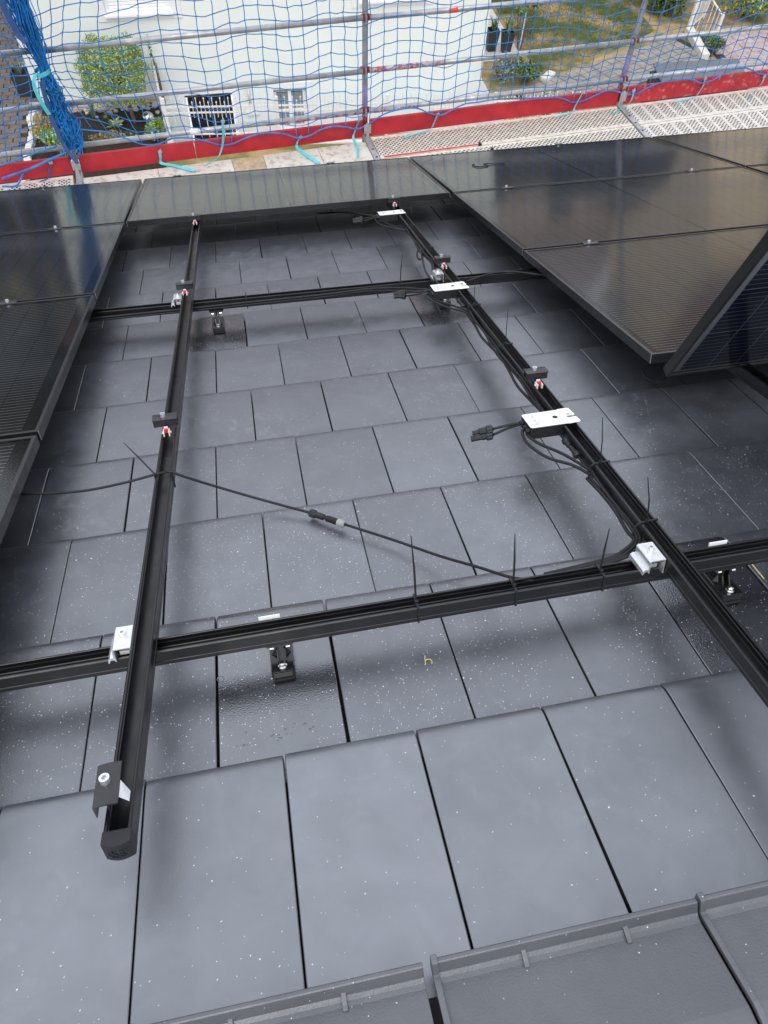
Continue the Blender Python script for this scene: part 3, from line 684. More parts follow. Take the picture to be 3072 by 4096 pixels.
# ================================================================== SCAFFOLD
M['galv'] = mat('galvanised_tube', (.42, .43, .44), .42, .55, .5, var=.18, vscale=16, rvar=.1, second=(.62, .62, .6), sscale=9, slo=.55, shi=.75)
M['post'] = mat('dark_post', (.20, .21, .22), .5, .4, .5, var=.25, vscale=12, second=(.5, .47, .4), sscale=10, slo=.66, shi=.7)
M['red_wedge'] = mat('red_coupler', (.30, .025, .03), .55, .1, .5, var=.4, vscale=30)
M['purple'] = mat('purple_paint', (.22, .16, .33), .5, 0, .5, var=.25, vscale=16)
M['pink'] = mat('worn_red_paint', (.50, .10, .11), .55, .2, .5, second=(.5, .48, .48), sscale=22, slo=.45, shi=.55)
M['toe_red'] = mat('red_toe_board', (.42, .018, .028), .5, 0, .45, var=.22, vscale=9, bump=.2, bscale=50)
M['toe_worn'] = mat('worn_toe_board', (.42, .022, .032), .6, 0, .4, var=.2, vscale=9, second=(.44, .22, .19), sscale=24, slo=.55, shi=.72, bump=.3, bscale=40)
M['ply'] = mat('worn_deck', (.60, .55, .48), .75, 0, .3, var=.12, vscale=6, second=(.42, .37, .30), sscale=20, slo=.52, shi=.64, bump=.2, bscale=60)
M['ply_stain'] = mat('stained_deck', (.44, .34, .22), .8, 0, .3, var=.3, vscale=22)
M['hole_shade'] = mat('hole_shade', (.03, .03, .03), .8)  # near-black colour standing for the shade inside the perforated planks
M['orange'] = mat('orange_sticker', (.85, .10, .05), .5)
def perf_material(name, col, col2, pitch=.043, rad=.0098, groups=False, paint=None):
    m = bpy.data.materials.new(name); m.use_nodes = True; N = m.node_tree.nodes; L = m.node_tree.links; b = N['Principled BSDF']; o = [q for q in N if q.type == 'OUTPUT_MATERIAL'][0]
    tc = N.new('ShaderNodeTexCoord'); s = N.new('ShaderNodeSeparateXYZ'); L.new(tc.outputs['Object'], s.inputs[0])
    def ma(op, a, bb=0, c=None):
        q = N.new('ShaderNodeMath'); q.operation = op
        for i, v in enumerate((a, bb) + (() if c is None else (c,))):
            if isinstance(v, (int, float)): q.inputs[i].default_value = v
            else: L.new(v, q.inputs[i])
        return q.outputs[0]
    def dots(ox, oy):
        fx = ma('SUBTRACT', ma('FLOORED_MODULO', ma('ADD', s.outputs['X'], ox), pitch), pitch / 2); fy = ma('SUBTRACT', ma('FLOORED_MODULO', ma('ADD', s.outputs['Y'], oy), pitch), pitch / 2)
        return ma('LESS_THAN', ma('ADD', ma('MULTIPLY', fx, fx), ma('MULTIPLY', fy, fy)), rad * rad)
    d = ma('MAXIMUM', dots(0, 0), dots(pitch / 2, pitch / 2))
    inside = ma('LESS_THAN', ma('ABSOLUTE', s.outputs['Y']), .135); d = ma('MULTIPLY', ma('MULTIPLY', d, inside), ma('GREATER_THAN', s.outputs['Z'], -.02))
    if groups: d = ma('MULTIPLY', d, ma('GREATER_THAN', ma('FLOORED_MODULO', s.outputs['X'], .135), .03))
    up = N.new('ShaderNodeNewGeometry'); 
    n = N.new('ShaderNodeTexNoise'); n.inputs['Scale'].default_value = 18; n.inputs['Detail'].default_value = 7; L.new(up.outputs['Position'], n.inputs['Vector'])
    r = N.new('ShaderNodeValToRGB'); r.color_ramp.elements[0].position = .42; r.color_ramp.elements[1].position = .62; r.color_ramp.elements[0].color = (*col, 1); r.color_ramp.elements[1].color = (*col2, 1)
    L.new(n.outputs['Fac'], r.inputs['Fac']); L.new(r.outputs[0], b.inputs['Base Color']); b.inputs['Roughness'].default_value = .6
    t = N.new('ShaderNodeBsdfTransparent'); mx = N.new('ShaderNodeMixShader'); L.new(d, mx.inputs[0]); L.new(b.outputs[0], mx.inputs[1]); L.new(t.outputs[0], mx.inputs[2]); L.new(mx.outputs[0], o.inputs[0])
    return m
M['perf_cream'] = perf_material('perforated_cream', (.66, .61, .52), (.52, .47, .39))
M['perf_silver'] = perf_material('perforated_silver', (.66, .62, .56), (.54, .50, .44), .040, .0092, True)
PX = [-5.11, -2.55, 0.0, 2.56, 5.12]
sc_ = thing('scaffold', SM @ T(0, 0, -3.89), 'galvanised tube scaffold with guard rails between roof and neighbouring house', 'scaffold')
SL = T(0, 0, 3.89)
RAILZ = (.22, .555, .955, 2.0)
for i, x in enumerate(PX):
    b = MB(); b.tube([(x, .03, -3.88), (x, .03, 2.15)], .0242, 14); p = b.build('standard', M['post'], sc_, SL, smooth=True)
    if i in (2, 3):
        MB().tube([(x, .03, .10), (x, .03, .43)], .0250, 14).build('painted_band', M['purple'], p, I4, smooth=True)
        MB().tube([(x, .03, .02), (x, .03, .20)], .0256, 14).build('painted_band', M['red_wedge'], p, I4, smooth=True)
    for z in RAILZ:
        for sx in (-1, 1):
            c = MB(); c.prof([(-.004, -.03), (.045, -.012), (.05, 0), (.045, .012), (-.004, .03)], -.012, .012, 'y')
            c.build('wedge_coupler', M['red_wedge'], p, T(x + sx * .012, .018, z) @ Matrix.Rotation(0 if sx > 0 else math.pi, 4, 'Z'), bevel=.003)
        MB().box(x - .006, x + .006, -.014, .0, z - .05, z + .02).build('wedge', M['galv'], p, I4, bevel=.002)
    # transom under the deck ends
    q = MB(); q.prof([(-.026, -.035), (.026, -.035), (.026, .006), (.020, .006), (-.020, .006), (-.026, .006)], -.80, .01, 'y'); tr = q.build('transom', M['galv'], sc_, SL @ T(x, 0, 0), bevel=.004)
    for yy in (-.25, -.38, -.52, -.66): MB().cyl(0, yy, .0058, .0066, .0115, 16).build('hole', M['deck_dark'], tr, I4)
    b = MB(); b.box(x - .03, x + .035, -.062, -.050, .045, .125); b.box(x - .012, x + .012, -.066, -.055, .0, .14); b.build('toe_board_bracket', M['galv'], sc_, SL, bevel=.003)
for i in range(4):
    for z in RAILZ:
        y = .0 - .002; dz = random.uniform(-.006, .006)
        g = MB().tube([(PX[i] + .03, y, z + dz), (PX[i + 1] - .03, y, z - dz)], .0215, 14).build('guard_rail', M['galv'], sc_, SL, smooth=True)
        if z == .22 and i in (1, 2):
            MB().tube([(PX[i + 1] - .9 if i == 1 else PX[i] + .07, y, z + (-.004)), (PX[i + 1] - .05 if i == 1 else PX[i] + .45, y, z - .002)], .0222, 14).build('painted_band', M['pink'], g, I4, smooth=True)
        if z == .955 and i == 2: MB().tube([(.70, y, z), (.78, y, z)], .0224, 14).build('orange_sticker', M['orange'], g, I4, smooth=True)
        if z == .22 and i == 1: MB().tube([(-1.56, y, z), (-1.47, y, z)], .0224, 14).build('white_sticker', M['tape'], g, I4, smooth=True)
        if z == .555 and i == 2: MB().tube([(.06, y, z + .002), (.72, y, z)], .0220, 14).build('painted_band', M['pink'], g, I4, smooth=True)
# deck planks
def plank(x0, x1, y0, y1, m, label, group=None):
    t = MB(); xc, yc = (x0 + x1) / 2, (y0 + y1) / 2; a, c = (x1 - x0) / 2, (y1 - y0) / 2
    # hat profile with ribs
    pr = [(-c, -.05), (-c, 0), (-c + .012, .004), (-c + .02, 0), (c - .02, 0), (c - .012, .004), (c, 0), (c, -.05)]
    t.prof(pr, -a, a, 'x'); t.box(-a + .004, a - .004, -c + .006, c - .006, -.044, -.036, 1); o = t.build('deck_plank', [m, M['hole_shade']], None, SM @ T(xc, yc, -.006)); return tag(o, label, 'deck plank', group)  # inner sheet painted dark so the holes look shaded
plank(-5.07, -2.60, -.395, -.037, M['perf_silver'], 'perforated metal deck plank left of the blue net bundle')
plank(-5.07, -2.60, -.735, -.405, M['perf_silver'], 'inner perforated deck plank at the far left, mostly behind the panels')
pl = thing('deck_plank', SM @ T(-1.275, -.40, -.006), 'worn pale plywood deck between the bundle post and the middle post', 'deck plank')
for j, (a, c) in enumerate(((-1.245, -.62), (-.617, .02), (.023, .30), (.303, .80), (.803, 1.245))):
    MB().box(a, c, -.32, .30, -.03, .0 - .0008 * (j % 2)).build('board', M['ply_stain'] if j == 2 else M['ply'], pl, I4, bevel=.002)
plank(.035, 2.525, -.395, -.037, M['perf_cream'], 'outer cream perforated deck plank between middle and right posts')
plank(.035, 2.525, -.735, -.405, M['perf_cream'], 'inner cream perforated deck plank between middle and right posts')
plank(2.595, 5.09, -.395, -.037, M['perf_silver'], 'outer silver perforated deck plank at the right')
plank(2.595, 5.09, -.735, -.405, M['perf_silver'], 'inner silver perforated deck plank at the right')
MB().box(.07, 1.0, -.392, -.372, -.001, .0005).build('red_paint_streak', M['orange'], None, SM)
o = bpy.data.objects['red_paint_streak']; o.parent = sc_; o.matrix_local = SL
o.data.materials.clear(); o.data.materials.append(mat('red_paint_smear', (.62, .05, .05), .7, 0, .3, second=(.66, .61, .52), sscale=9, slo=.58, shi=.70))
def toe(x0, x1, m, label, h=.148, dz=0):
    o = MB().box(x0, x1, -.034, -.004, .002 + dz, h + dz).build('toe_board', m, None, SM, bevel=.003); return tag(o, label, 'toe board', 'red toe boards')
toe(-5.08, -2.585, M['toe_red'], 'red toe board left of the blue net bundle')
toe(-2.515, -1.548, M['toe_red'], 'short red toe board right of the blue net bundle')
toe(-1.542, -.035, M['toe_red'], 'red toe board left of the middle post')
toe(.03, 2.525, M['toe_red'], 'clean dark red toe board between middle and right posts', .150)
toe(2.60, 5.09, M['toe_worn'], 'scratched peeling red toe board at the right', .158)

# ================================================================== SAFETY NET
M['net'] = mat('blue_net_cord', (.010, .175, .50), .65, 0, .35, var=.35, vscale=14)
M['net_dark'] = mat('blue_webbing', (.035, .085, .24), .6, 0, .35, var=.2, vscale=40)
M['cyan'] = mat('cyan_strap', (.09, .52, .60), .6, 0, .35, var=.2, vscale=25, bump=.1, bscale=300)
rn = random.Random(3)
strap_x = [-1.842, -1.271, -.614, -.072, .672, 2.10, 2.662, 3.427, 4.119]
def netting(x0, x1, xpost, sgn, zb_f, name, label):
    cols = int((x1 - x0) / .112) + 1; rows = 21
    t = thing(name, SM @ T(0, -.045, 0), label, 'net', 'blue safety nets')
    P = {}
    for i in range(cols):
        for j in range(rows):
            x = x0 + i * .112; zb = zb_f(x); z = zb + (2.12 - zb) * j / (rows - 1)
            a = abs(x - xpost); e = math.exp(-(a / .66) ** 2) * math.exp(-((z - .84) / .7) ** 2)
            px = x + (xpost - x) * e * .95; pz = z + (.84 - z) * e * .6
            sag = .012 * math.sin(3.1 * x + 2 * z) + .006 * math.sin(7 * x - 5 * z)
            P[i, j] = Vector((px + rn.gauss(0, .003) + .006 * math.sin(2.3 * z + 1.7 * x), sag + rn.gauss(0, .004) - .01, pz + rn.gauss(0, .003) + .005 * math.sin(5.5 * x + z)))
    b = MB()
    for i in range(cols):
        b.tube([P[i, j] + (Vector((0, 0, 0)) if s == 0 else (P[i, j + 1] - P[i, j]) * .5 + Vector((rn.gauss(0, .003), rn.gauss(0, .003), 0))) for j in range(rows - 1) for s in (0, 1)] + [P[i, rows - 1]], .0035, 5)
    for j in range(1, rows):
        b.tube([P[i, j] + (Vector((0, 0, 0)) if s == 0 else (P[i + 1, j] - P[i, j]) * .5 + Vector((0, rn.gauss(0, .003), rn.gauss(-.003, .003)))) for i in range(cols - 1) for s in (0, 1)] + [P[cols - 1, j]], .0035, 5)
    for q in P.values():
        b.tube([q + Vector((-.005, -.003, -.003)), q + Vector((.005, .003, .003))], .0054, 5)
    stuff(b.build('netting', M['net'], t, I4, smooth=True))
    MB().tube(smooth_path([P[i, 0] for i in range(cols)], 4), .0062, 7).build('border_rope', M['net'], t, I4, smooth=True)
    return t
def zb_main(x):
    z = .19 + .03 * math.sin(x * 2.1)
    for s in strap_x: z -= .085 * math.exp(-((x - s) / .16) ** 2)
    return max(z, .095)
netting(-2.44, 5.15, -2.55, 1, zb_main, 'safety_net', 'blue safety net right of the gathered bundle, in front of the mint wall')
netting(-5.05, -2.66, -2.55, -1, lambda x: .10 + .03 * math.sin(4 * x), 'safety_net', 'blue safety net left of the gathered bundle, over the paving')
t = thing('net_bundle', SM @ T(-2.55, -.05, .2), 'gathered bundle of blue netting tied to the left scaffold post', 'net')
b = MB()
for k in range(90):
    a0 = rn.uniform(0, 6.28); rr = rn.uniform(.3, 1); ph = rn.uniform(0, 6.28); fq = rn.uniform(9, 17); pts = []
    for j in range(46):
        z = .035 + 1.93 * j / 45
        wdt = .078 if z > .78 else (.062 + .05 * max(0, (.62 - z)) / .6)
        if z < .16: wdt *= .4 + .6 * max(0, z - .03) / .13
        if abs(z - .64) < .10: wdt = .034 + .02 * abs(z - .64) / .1
        a = a0 + .5 * math.sin(3 * z + ph); x = math.cos(a) * wdt * rr + .014 * math.sin(fq * z + ph); y = math.sin(a) * wdt * rr * .7 - .02 + .012 * math.cos(fq * 1.2 * z + ph)
        x += .02 - .055 * max(0, z - .7) + .10 * max(0, .35 - z); y -= .02 * max(0, .3 - z)
        pts.append((x, y, z))
    b.tube(pts, .0033, 5)
stuff(b.build('gathered_cords', M['net'], t, I4, smooth=True))
b = MB()
for k in range(80):
    z = rn.choice([rn.uniform(.05, .25), rn.uniform(.2, .6), rn.uniform(.08, .6)]); x = rn.gauss(.03 if z > .25 else .055, .04); r = rn.uniform(.022, .05); th = rn.uniform(0, 6.28); el = rn.uniform(.4, .9)
    b.tube([(x + r * el * math.cos(a + th), -.065 + rn.gauss(0, .003) + .02 * math.sin(a), z + r * 1.3 * math.sin(a)) for a in [q * math.pi / 6 for q in range(11)]], .0033, 5)
stuff(b.build('loose_loops', M['net'], t, I4, smooth=True))
MB().ribbon(smooth_path([(-.05, -.085, 1.6), (-.10, -.09, 1.2), (-.075, -.095, .95), (-.035, -.10, .87)], 5), .045, (1, .2, .1), .002).build('webbing', M['net_dark'], t, I4)
MB().ribbon(smooth_path([(-.03, -.085, .60), (-.045, -.095, .35), (-.02, -.10, .10), (.035, -.10, -.05)], 5), .030, (1, .2, .1), .002).build('webbing', M['net_dark'], t, I4)
MB().ribbon([(.06 * math.cos(a), -.02 + .065 * math.sin(a), .64 + .012 * math.cos(a)) for a in [q * math.pi / 8 for q in range(17)]], .03, (0, 0, 1), .002).build('tie_strap', M['cyan'], t, I4)
MB().ribbon(smooth_path([(-.05, -.07, .65), (-.085, -.09, .58), (-.075, -.10, .46), (-.05, -.10, .36)], 5), .030, (1, 0, .2), .002).build('tie_strap', M['cyan'], t, I4)
b = MB(); b.tube(smooth_path([(-.6, -.02, -.14), (-.35, -.03, -.08), (-.16, -.03, -.02), (0, -.02, .02)], 6), .009, 7); b.tube(smooth_path([(-.62, -.03, -.2), (-.5, -.06, -.19), (-.42, -.02, -.11)], 6), .007, 7)
b.build('edge_rope', M['net'], t, I4, smooth=True)
# cyan tie straps
def strap(P, label, wd=.027, m='cyan'):
    o = Vector(P[0]); t = thing('net_strap', SM @ T(*o), label, 'strap', 'net straps')
    MB().ribbon([q - o for q in smooth_path(P, 6)], wd, (.75, .35, .35), .0016).build('ribbon', M[m], t, I4)
    MB().box(-.016, .016, -.006, .006, -.03, -.008).build('buckle', M['galv'] if len(P) % 2 else M[m], t, I4, bevel=.002)
strap([(-1.842, -.045, .125), (-1.85, -.05, .06), (-1.853, -.055, .012), (-1.75, -.12, .012), (-1.591, -.229, .006)], 'cyan strap knotted low, its tail lying right on the plywood deck beside the eave panel')
strap([(-1.271, -.05, .32), (-1.285, -.055, .20), (-1.31, -.06, .10), (-1.37, -.10, .02), (-1.482, -.159, .006)], 'cyan strap hanging from the lowest guard rail in front of the dark basement door')
strap([(-.614, -.05, .10), (-.65, -.055, .04), (-.655, -.08, .008), (-.60, -.22, .008), (-.518, -.365, .006)], 'cyan strap reaching across the plywood deck left of the middle post')
strap([(-.06, -.05, .20), (-.11, -.055, .09), (-.135, -.07, .03), (-.13, -.2, .008), (-.165, -.35, .006)], 'cyan strap tied at the middle post')
strap([(.672, -.05, .15), (.64, -.055, .07), (.60, -.065, .015), (.45, -.10, .008), (.316, -.134, .006)], 'cyan strap lying left on the cream deck, right of the middle post')
strap([(2.12, -.05, .19), (2.08, -.055, .10), (2.055, -.06, .04), (2.04, -.07, .012), (1.86, -.11, .006)], 'cyan strap with a buckle just left of the right post')
strap([(2.662, -.05, .15), (2.665, -.055, .06), (2.63, -.07, .012), (2.50, -.15, .016), (2.386, -.202, .012)], 'cyan strap crossing the transom at the right post')
strap([(3.427, -.05, .18), (3.43, -.055, .10), (3.405, -.06, .04), (3.35, -.08, .008), (3.12, -.12, .006)], 'cyan strap at the middle of the scratched toe board')
strap([(4.119, -.05, .13), (4.12, -.055, .06), (4.08, -.07, .015), (3.95, -.17, .008), (3.845, -.268, .006)], 'cyan strap nearest the right picture edge')
strap([(-2.736, -.05, .15), (-2.765, -.055, .08), (-2.78, -.06, .03), (-2.80, -.065, .008), (-2.87, -.09, .006)], 'dark blue strap over the toe board left of the bundle', .024, 'net_dark')
def clip(x, y, label):
    b = MB(); b.box(-.014, .014, -.012, .012, 0, .012)
    for k in range(5): a = k * 1.3; b.tube([(0, 0, .01), (.02 * math.cos(a), .012 * math.sin(a), .03 + .01 * (k % 2))], .003, 5)
    tag(b.build('cable_clip', M['plastic'], None, SM @ T(x, y, -.005), bevel=.002), label, 'clip')
clip(.976, -.392, 'black plastic clip on the deck seam, farther from the panels'); clip(1.055, -.50, 'black plastic clip on the deck close behind the panel edge')

# ================================================================== YARD AND NEIGHBOURS (ground at z = 0)
M['ground'] = mat('dry_turf', (.36, .25, .12), .95, 0, .2, var=.25, vscale=5, second=(.17, .17, .065), sscale=1.6, slo=.46, shi=.58, bump=.5, bscale=30, bdist=.02)
M['lawn'] = mat('lawn', (.085, .105, .028), .95, 0, .2, var=.3, vscale=6, second=(.34, .24, .11), sscale=.9, slo=.46, shi=.60, bump=.6, bscale=50, bdist=.02)
M['soil'] = mat('soil', (.035, .026, .02), .95, 0, .2, var=.4, vscale=20, bump=.8, bscale=40, bdist=.02)
M['joint'] = mat('paving_joint', (.035, .03, .026), .95)  # joint colour darkened to carry the shadow between pavers
M['paver_brown'] = mat('brown_paver', (.15, .125, .11), .8, 0, .35, var=.25, vscale=7, bump=.25, bscale=80, second=(.30, .27, .24), sscale=30, slo=.66, shi=.72)
M['paver_grey'] = mat('grey_paver', (.27, .25, .22), .85, 0, .3, var=.22, vscale=5, bump=.3, bscale=80)
M['paver_red'] = mat('granite_slab', (.42, .31, .28), .8, 0, .3, var=.25, vscale=4, second=(.33, .33, .35), sscale=5, slo=.5, shi=.6)
M['mint'] = mat('mint_render', (.755, .795, .745), .9, 0, .25, var=.03, vscale=1.5, bump=.12, bscale=180)
M['trim'] = mat('white_trim', (.78, .785, .78), .7, var=.03, vscale=4)
M['shutter'] = mat('white_shutter', (.84, .85, .85), .5)
M['dark_door'] = mat('dark_door', (.008, .008, .009), .35)
M['blind'] = mat('grey_blind', (.30, .33, .32), .6)
M['pane'] = mat('window_pane', (.05, .06, .06), .06, 0, .6)
M['fence'] = mat('fence_white', (.72, .70, .66), .55, 0, .4, var=.1, vscale=12)
M['roof_red'] = mat('neighbour_roof', (.16, .075, .055), .8, var=.25, vscale=6)
M['beige'] = mat('beige_render', (.84, .68, .47), .9, var=.05, vscale=2)
M['bark'] = mat('bark', (.16, .12, .08), .9, var=.3, vscale=25, bump=.5, bscale=60)
M['leaf_a'] = mat('leaf_light', (.34, .45, .12), .6, 0, .35); M['leaf_b'] = mat('leaf_mid', (.17, .27, .06), .6, 0, .35); M['leaf_c'] = mat('leaf_dark', (.05, .085, .025), .6, 0, .35)
M['leaf_var'] = mat('leaf_cream', (.52, .58, .28), .6, 0, .35)
M['leaf_grey'] = mat('leaf_grey', (.26, .30, .26), .7, 0, .3); M['leaf_yel'] = mat('leaf_yellow', (.45, .36, .06), .6, 0, .3)
M['leaf_olive'] = mat('leaf_olive', (.12, .14, .05), .6, 0, .3); M['leaf_dry'] = mat('leaf_dry', (.34, .25, .11), .8, 0, .2)
M['leaf_far_a'] = mat('leaf_far_a', (.085, .09, .06), .7, 0, .25); M['leaf_far_b'] = mat('leaf_far_b', (.045, .048, .036), .7, 0, .25)
M['pot'] = mat('anthracite_pot', (.035, .035, .038), .5, 0, .5)
M['chrome'] = mat('brushed_steel_ball', (.55, .54, .52), .22, 1)
M['stone'] = mat('river_stone', (.42, .36, .28), .8, 0, .3, var=.5, vscale=7)
M['kerb'] = mat('pale_kerb', (.62, .60, .55), .85, var=.12, vscale=12, bump=.3, bscale=50)
M['lid'] = mat('grey_lid', (.10, .115, .125), .4, 0, .5, var=.15, vscale=4)

# ground sheet with the sunken area left open in front of the neighbour's basement
hx0, hx1, hy0, hy1 = -.95, 5.59, 13.12, 15.02
g = MB(); A = 160
xs, ys = [-A, hx0, hx1, A], [-A, hy0, hy1, A]
g.v = [(x, y, 0) for y in ys for x in xs]
g.f = [(j * 4 + i, j * 4 + i + 1, j * 4 + i + 5, j * 4 + i + 4) for j in range(3) for i in range(3) if not (i == 1 and j == 1)]; g.m = [0] * 8
structure(g.build('ground', M['ground']))
wl = MB(); z0 = -2.15
wl.add([(hx0, hy0, 0), (hx1, hy0, 0), (hx1, hy1, 0), (hx0, hy1, 0), (hx0, hy0, z0), (hx1, hy0, z0), (hx1, hy1, z0), (hx0, hy1, z0)], [(0, 1, 5, 4), (1, 2, 6, 5), (3, 0, 4, 7), (4, 5, 6, 7)])
structure(wl.build('sunken_area', M['trim']))

# --- neighbour's house
def wall_open(b, x0, x1, z0, z1, y, ops, dep, mi=0):
    xs = sorted({x0, x1, *[q for o in ops for q in o[:2]]}); zs = sorted({z0, z1, *[q for o in ops for q in o[2:]]})
    for i in range(len(xs) - 1):
        for j in range(len(zs) - 1):
            mxx, mz = (xs[i] + xs[i + 1]) / 2, (zs[j] + zs[j + 1]) / 2
            if any(o[0] < mxx < o[1] and o[2] < mz < o[3] for o in ops): continue
            b.add([(xs[i], y, zs[j]), (xs[i + 1], y, zs[j]), (xs[i + 1], y, zs[j + 1]), (xs[i], y, zs[j + 1])], [(0, 1, 2, 3)], mi)
    for (a, c, d, e) in ops:
        b.add([(a, y, d), (c, y, d), (c, y, e), (a, y, e), (a, y + dep, d), (c, y + dep, d), (c, y + dep, e), (a, y + dep, e)], [(0, 1, 5, 4), (1, 2, 6, 5), (2, 3, 7, 6), (3, 0, 4, 7)], mi)
HX0, HX1, HY, HYB, HZ = -3.33, 5.59, 15.0, 24.0, 5.7
house = thing('neighbouring_house', Matrix.Translation((1.13, HY, 0)), 'pale mint rendered house behind the scaffold net', 'house')
HM = Matrix.Translation((-1.13, -HY, 0))
up1, up2, door, bwin = (-1.66, -.50, 1.53, 2.85), (3.0, 4.25, 1.53, 2.85), (-.57, .37, -2.05, .06), (1.20, 1.86, -.78, .06)
b = MB(); wall_open(b, HX0, HX1, -2.15, HZ, HY, [up1, up2, door, bwin], .16)
b.add([(HX0, HY, -.1), (HX0, HYB, -.1), (HX0, HYB, HZ), (HX0, HY, HZ)], [(0, 1, 2, 3)]); b.add([(HX1, HY, -2.15), (HX1, HYB, -2.15), (HX1, HYB, HZ), (HX1, HY, HZ)], [(0, 1, 2, 3)])
b.add([(HX0, HYB, -.1), (HX1, HYB, -.1), (HX1, HYB, HZ), (HX0, HYB, HZ)], [(0, 1, 2, 3)]); yr = (HY + HYB) / 2
for xx in (HX0, HX1): b.add([(xx, HY, HZ), (xx, HYB, HZ), (xx, yr, HZ + 3.1)], [(0, 1, 2)])
b.build('wall', M['mint'], house, HM)
b = MB(); b.prof([(HY - .5, HZ - .35), (HY - .5, HZ - .22), (yr, HZ + 3.28), (HYB + .5, HZ - .22), (HYB + .5, HZ - .35), (yr, HZ + 3.12)], HX0 - .35, HX1 + .35, 'x'); b.build('roof', M['roof_red'], house, HM)
def surround(o, wdt, pr, name='window_surround'):
    a, c, d, e = o; s = MB()
    s.box(a - wdt, a, HY - pr, HY + .02, d - wdt * .6, e + wdt); s.box(c, c + wdt, HY - pr, HY + .02, d - wdt * .6, e + wdt); s.box(a, c, HY - pr, HY + .02, e, e + wdt); s.box(a, c, HY - pr, HY + .02, d - wdt * .6, d)
    return s.build(name, M['trim'], house, HM, bevel=.004)
for o_w in (up1, up2):
    surround(o_w, .17, .018)
    wn = MB().box(o_w[0] + .01, o_w[1] - .01, HY + .10, HY + .13, o_w[2] + .02, o_w[3] - .01).build('window', M['pane'], house, HM)
    MB().box(o_w[0] - .03, o_w[1] + .03, HY - .075, HY + .10, o_w[2] - .03, o_w[2] + .012).build('sill', M['shutter'], wn, I4, bevel=.006)
    fr = MB(); a, c, d, e = o_w; fr.box(a, a + .06, HY + .03, HY + .10, d, e); fr.box(c - .06, c, HY + .03, HY + .10, d, e); fr.build('frame', M['shutter'], wn, I4, bevel=.004)
    for k in range(24): 
        z = d + .02 + k * .054
        if z < e - .03: MB().box(a + .06, c - .06, HY + .045 + (k % 2) * .001, HY + .062, z, z + .050).build('shutter_slat', M['shutter'], wn, I4, bevel=.006)
    MB().box(a + .06, c - .06, HY + .035, HY + .065, d + .0125, d + .05).build('shutter_rail', M['shutter'], wn, I4, bevel=.005)
surround(door, .12, .03, 'door_surround'); surround(bwin, .11, .03)
dd = MB().box(door[0] + .03, door[1] - .03, HY + .11, HY + .15, door[2], door[3] - .02).build('basement_door', M['dark_door'], house, HM)
MB().box(door[0] + .12, door[1] - .12, HY + .095, HY + .11, -.95, -.2).build('door_panel', M['dark_door'], dd, I4, bevel=.01); MB().box(door[1] - .12, door[1] - .08, HY + .06, HY + .11, -1.05, -.90).build('handle', M['galv'], dd, I4, bevel=.008)
a, c, d, e = bwin; wn = MB().box(a + .02, c - .02, HY + .10, HY + .12, d + .02, e - .02).build('basement_window', M['pane'], house, HM)
fr = MB(); fr.box(a, a + .06, HY + .05, HY + .10, d, e); fr.box(c - .06, c, HY + .05, HY + .10, d, e); fr.box(a + .06, c - .06, HY + .05, HY + .10, e - .09, e); fr.box(a + .06, c - .06, HY + .05, HY + .10, d, d + .06); fr.box((a + c) / 2 - .035, (a + c) / 2 + .035, HY + .045, HY + .10, d + .06, e - .09); fr.box(a + .06, c - .06, HY + .052, HY + .10, -.42, -.385)
fr.build('frame', M['shutter'], wn, I4, bevel=.004)
for k in range(22):
    z = d + .07 + k * .030
    if z < e - .10: MB().box(a + .06, c - .06, HY + .075, HY + .095, z, z + .021).build('blind_slat', M['blind'], wn, I4)
MB().box(.62, .86, HY - .035, HY - .003, -.42, -.36).build('wall_plaque', M['trim'], house, HM, bevel=.01)
MB().tube([(.70, HY - .04, .14), (.70, HY - .04, -.16)], .022, 10).build('wall_rod', M['kerb'], house, HM, smooth=True)  # plain upright beige rod on the mint wall

# --- white spear fence round the sunken area
def fence(p0, p1, label, base=.16, h=.72, step=.143):
    p0, p1 = Vector((*p0, 0)), Vector((*p1, 0)); L = (p1 - p0).length; ang = math.atan2(p1.y - p0.y, p1.x - p0.x)
    t = thing('spear_fence', Matrix.Translation(p0) @ Matrix.Rotation(ang, 4, 'Z'), label, 'fence', 'white spear fences')
    for z in (base + .04, base + .43, base + .53): MB().box(0, L, -.012, .012, z, z + .022).build('cross_bar', M['fence'], t, I4)
    tall = MB().box(-.0055, .0055, -.0055, .0055, base, base + h - .05); tall.tube([(0, 0, base + h - .05), (0, 0, base + h - .03), (0, 0, base + h)], [.006, .014, .001], 6); tm = tall.mesh('picket', M['fence'])
    sh = MB().box(-.005, .005, -.005, .005, base + .36, base + h - .12); sh.tube([(0, 0, base + h - .12), (0, 0, base + h - .10), (0, 0, base + h - .07)], [.006, .014, .001], 6); sm = sh.mesh('picket', M['fence'])
    n = int(L / step)
    for k in range(n + 1):
        x = k * step
        if k % 14 == 0: MB().box(x - .025, x + .025, -.025, .025, 0, base + h - .02).build('post', M['fence'], t, I4, bevel=.004); continue
        link('picket', tm, t, T(x, -.014, 0))
        if x + step / 2 < L: link('picket', sm, t, T(x + step / 2, -.014, 0))
    MB().box(-.05, L + .05, -.05, .05, -.01, .03).build('kerb', M['kerb'], t, I4, bevel=.01)
fence((-.86, 13.28), (6.75, 12.48), 'long white spear fence in front of the basement door and window')
fence((-1.02, 14.92), (-.90, 13.34), 'short white fence return running back to the mint wall')
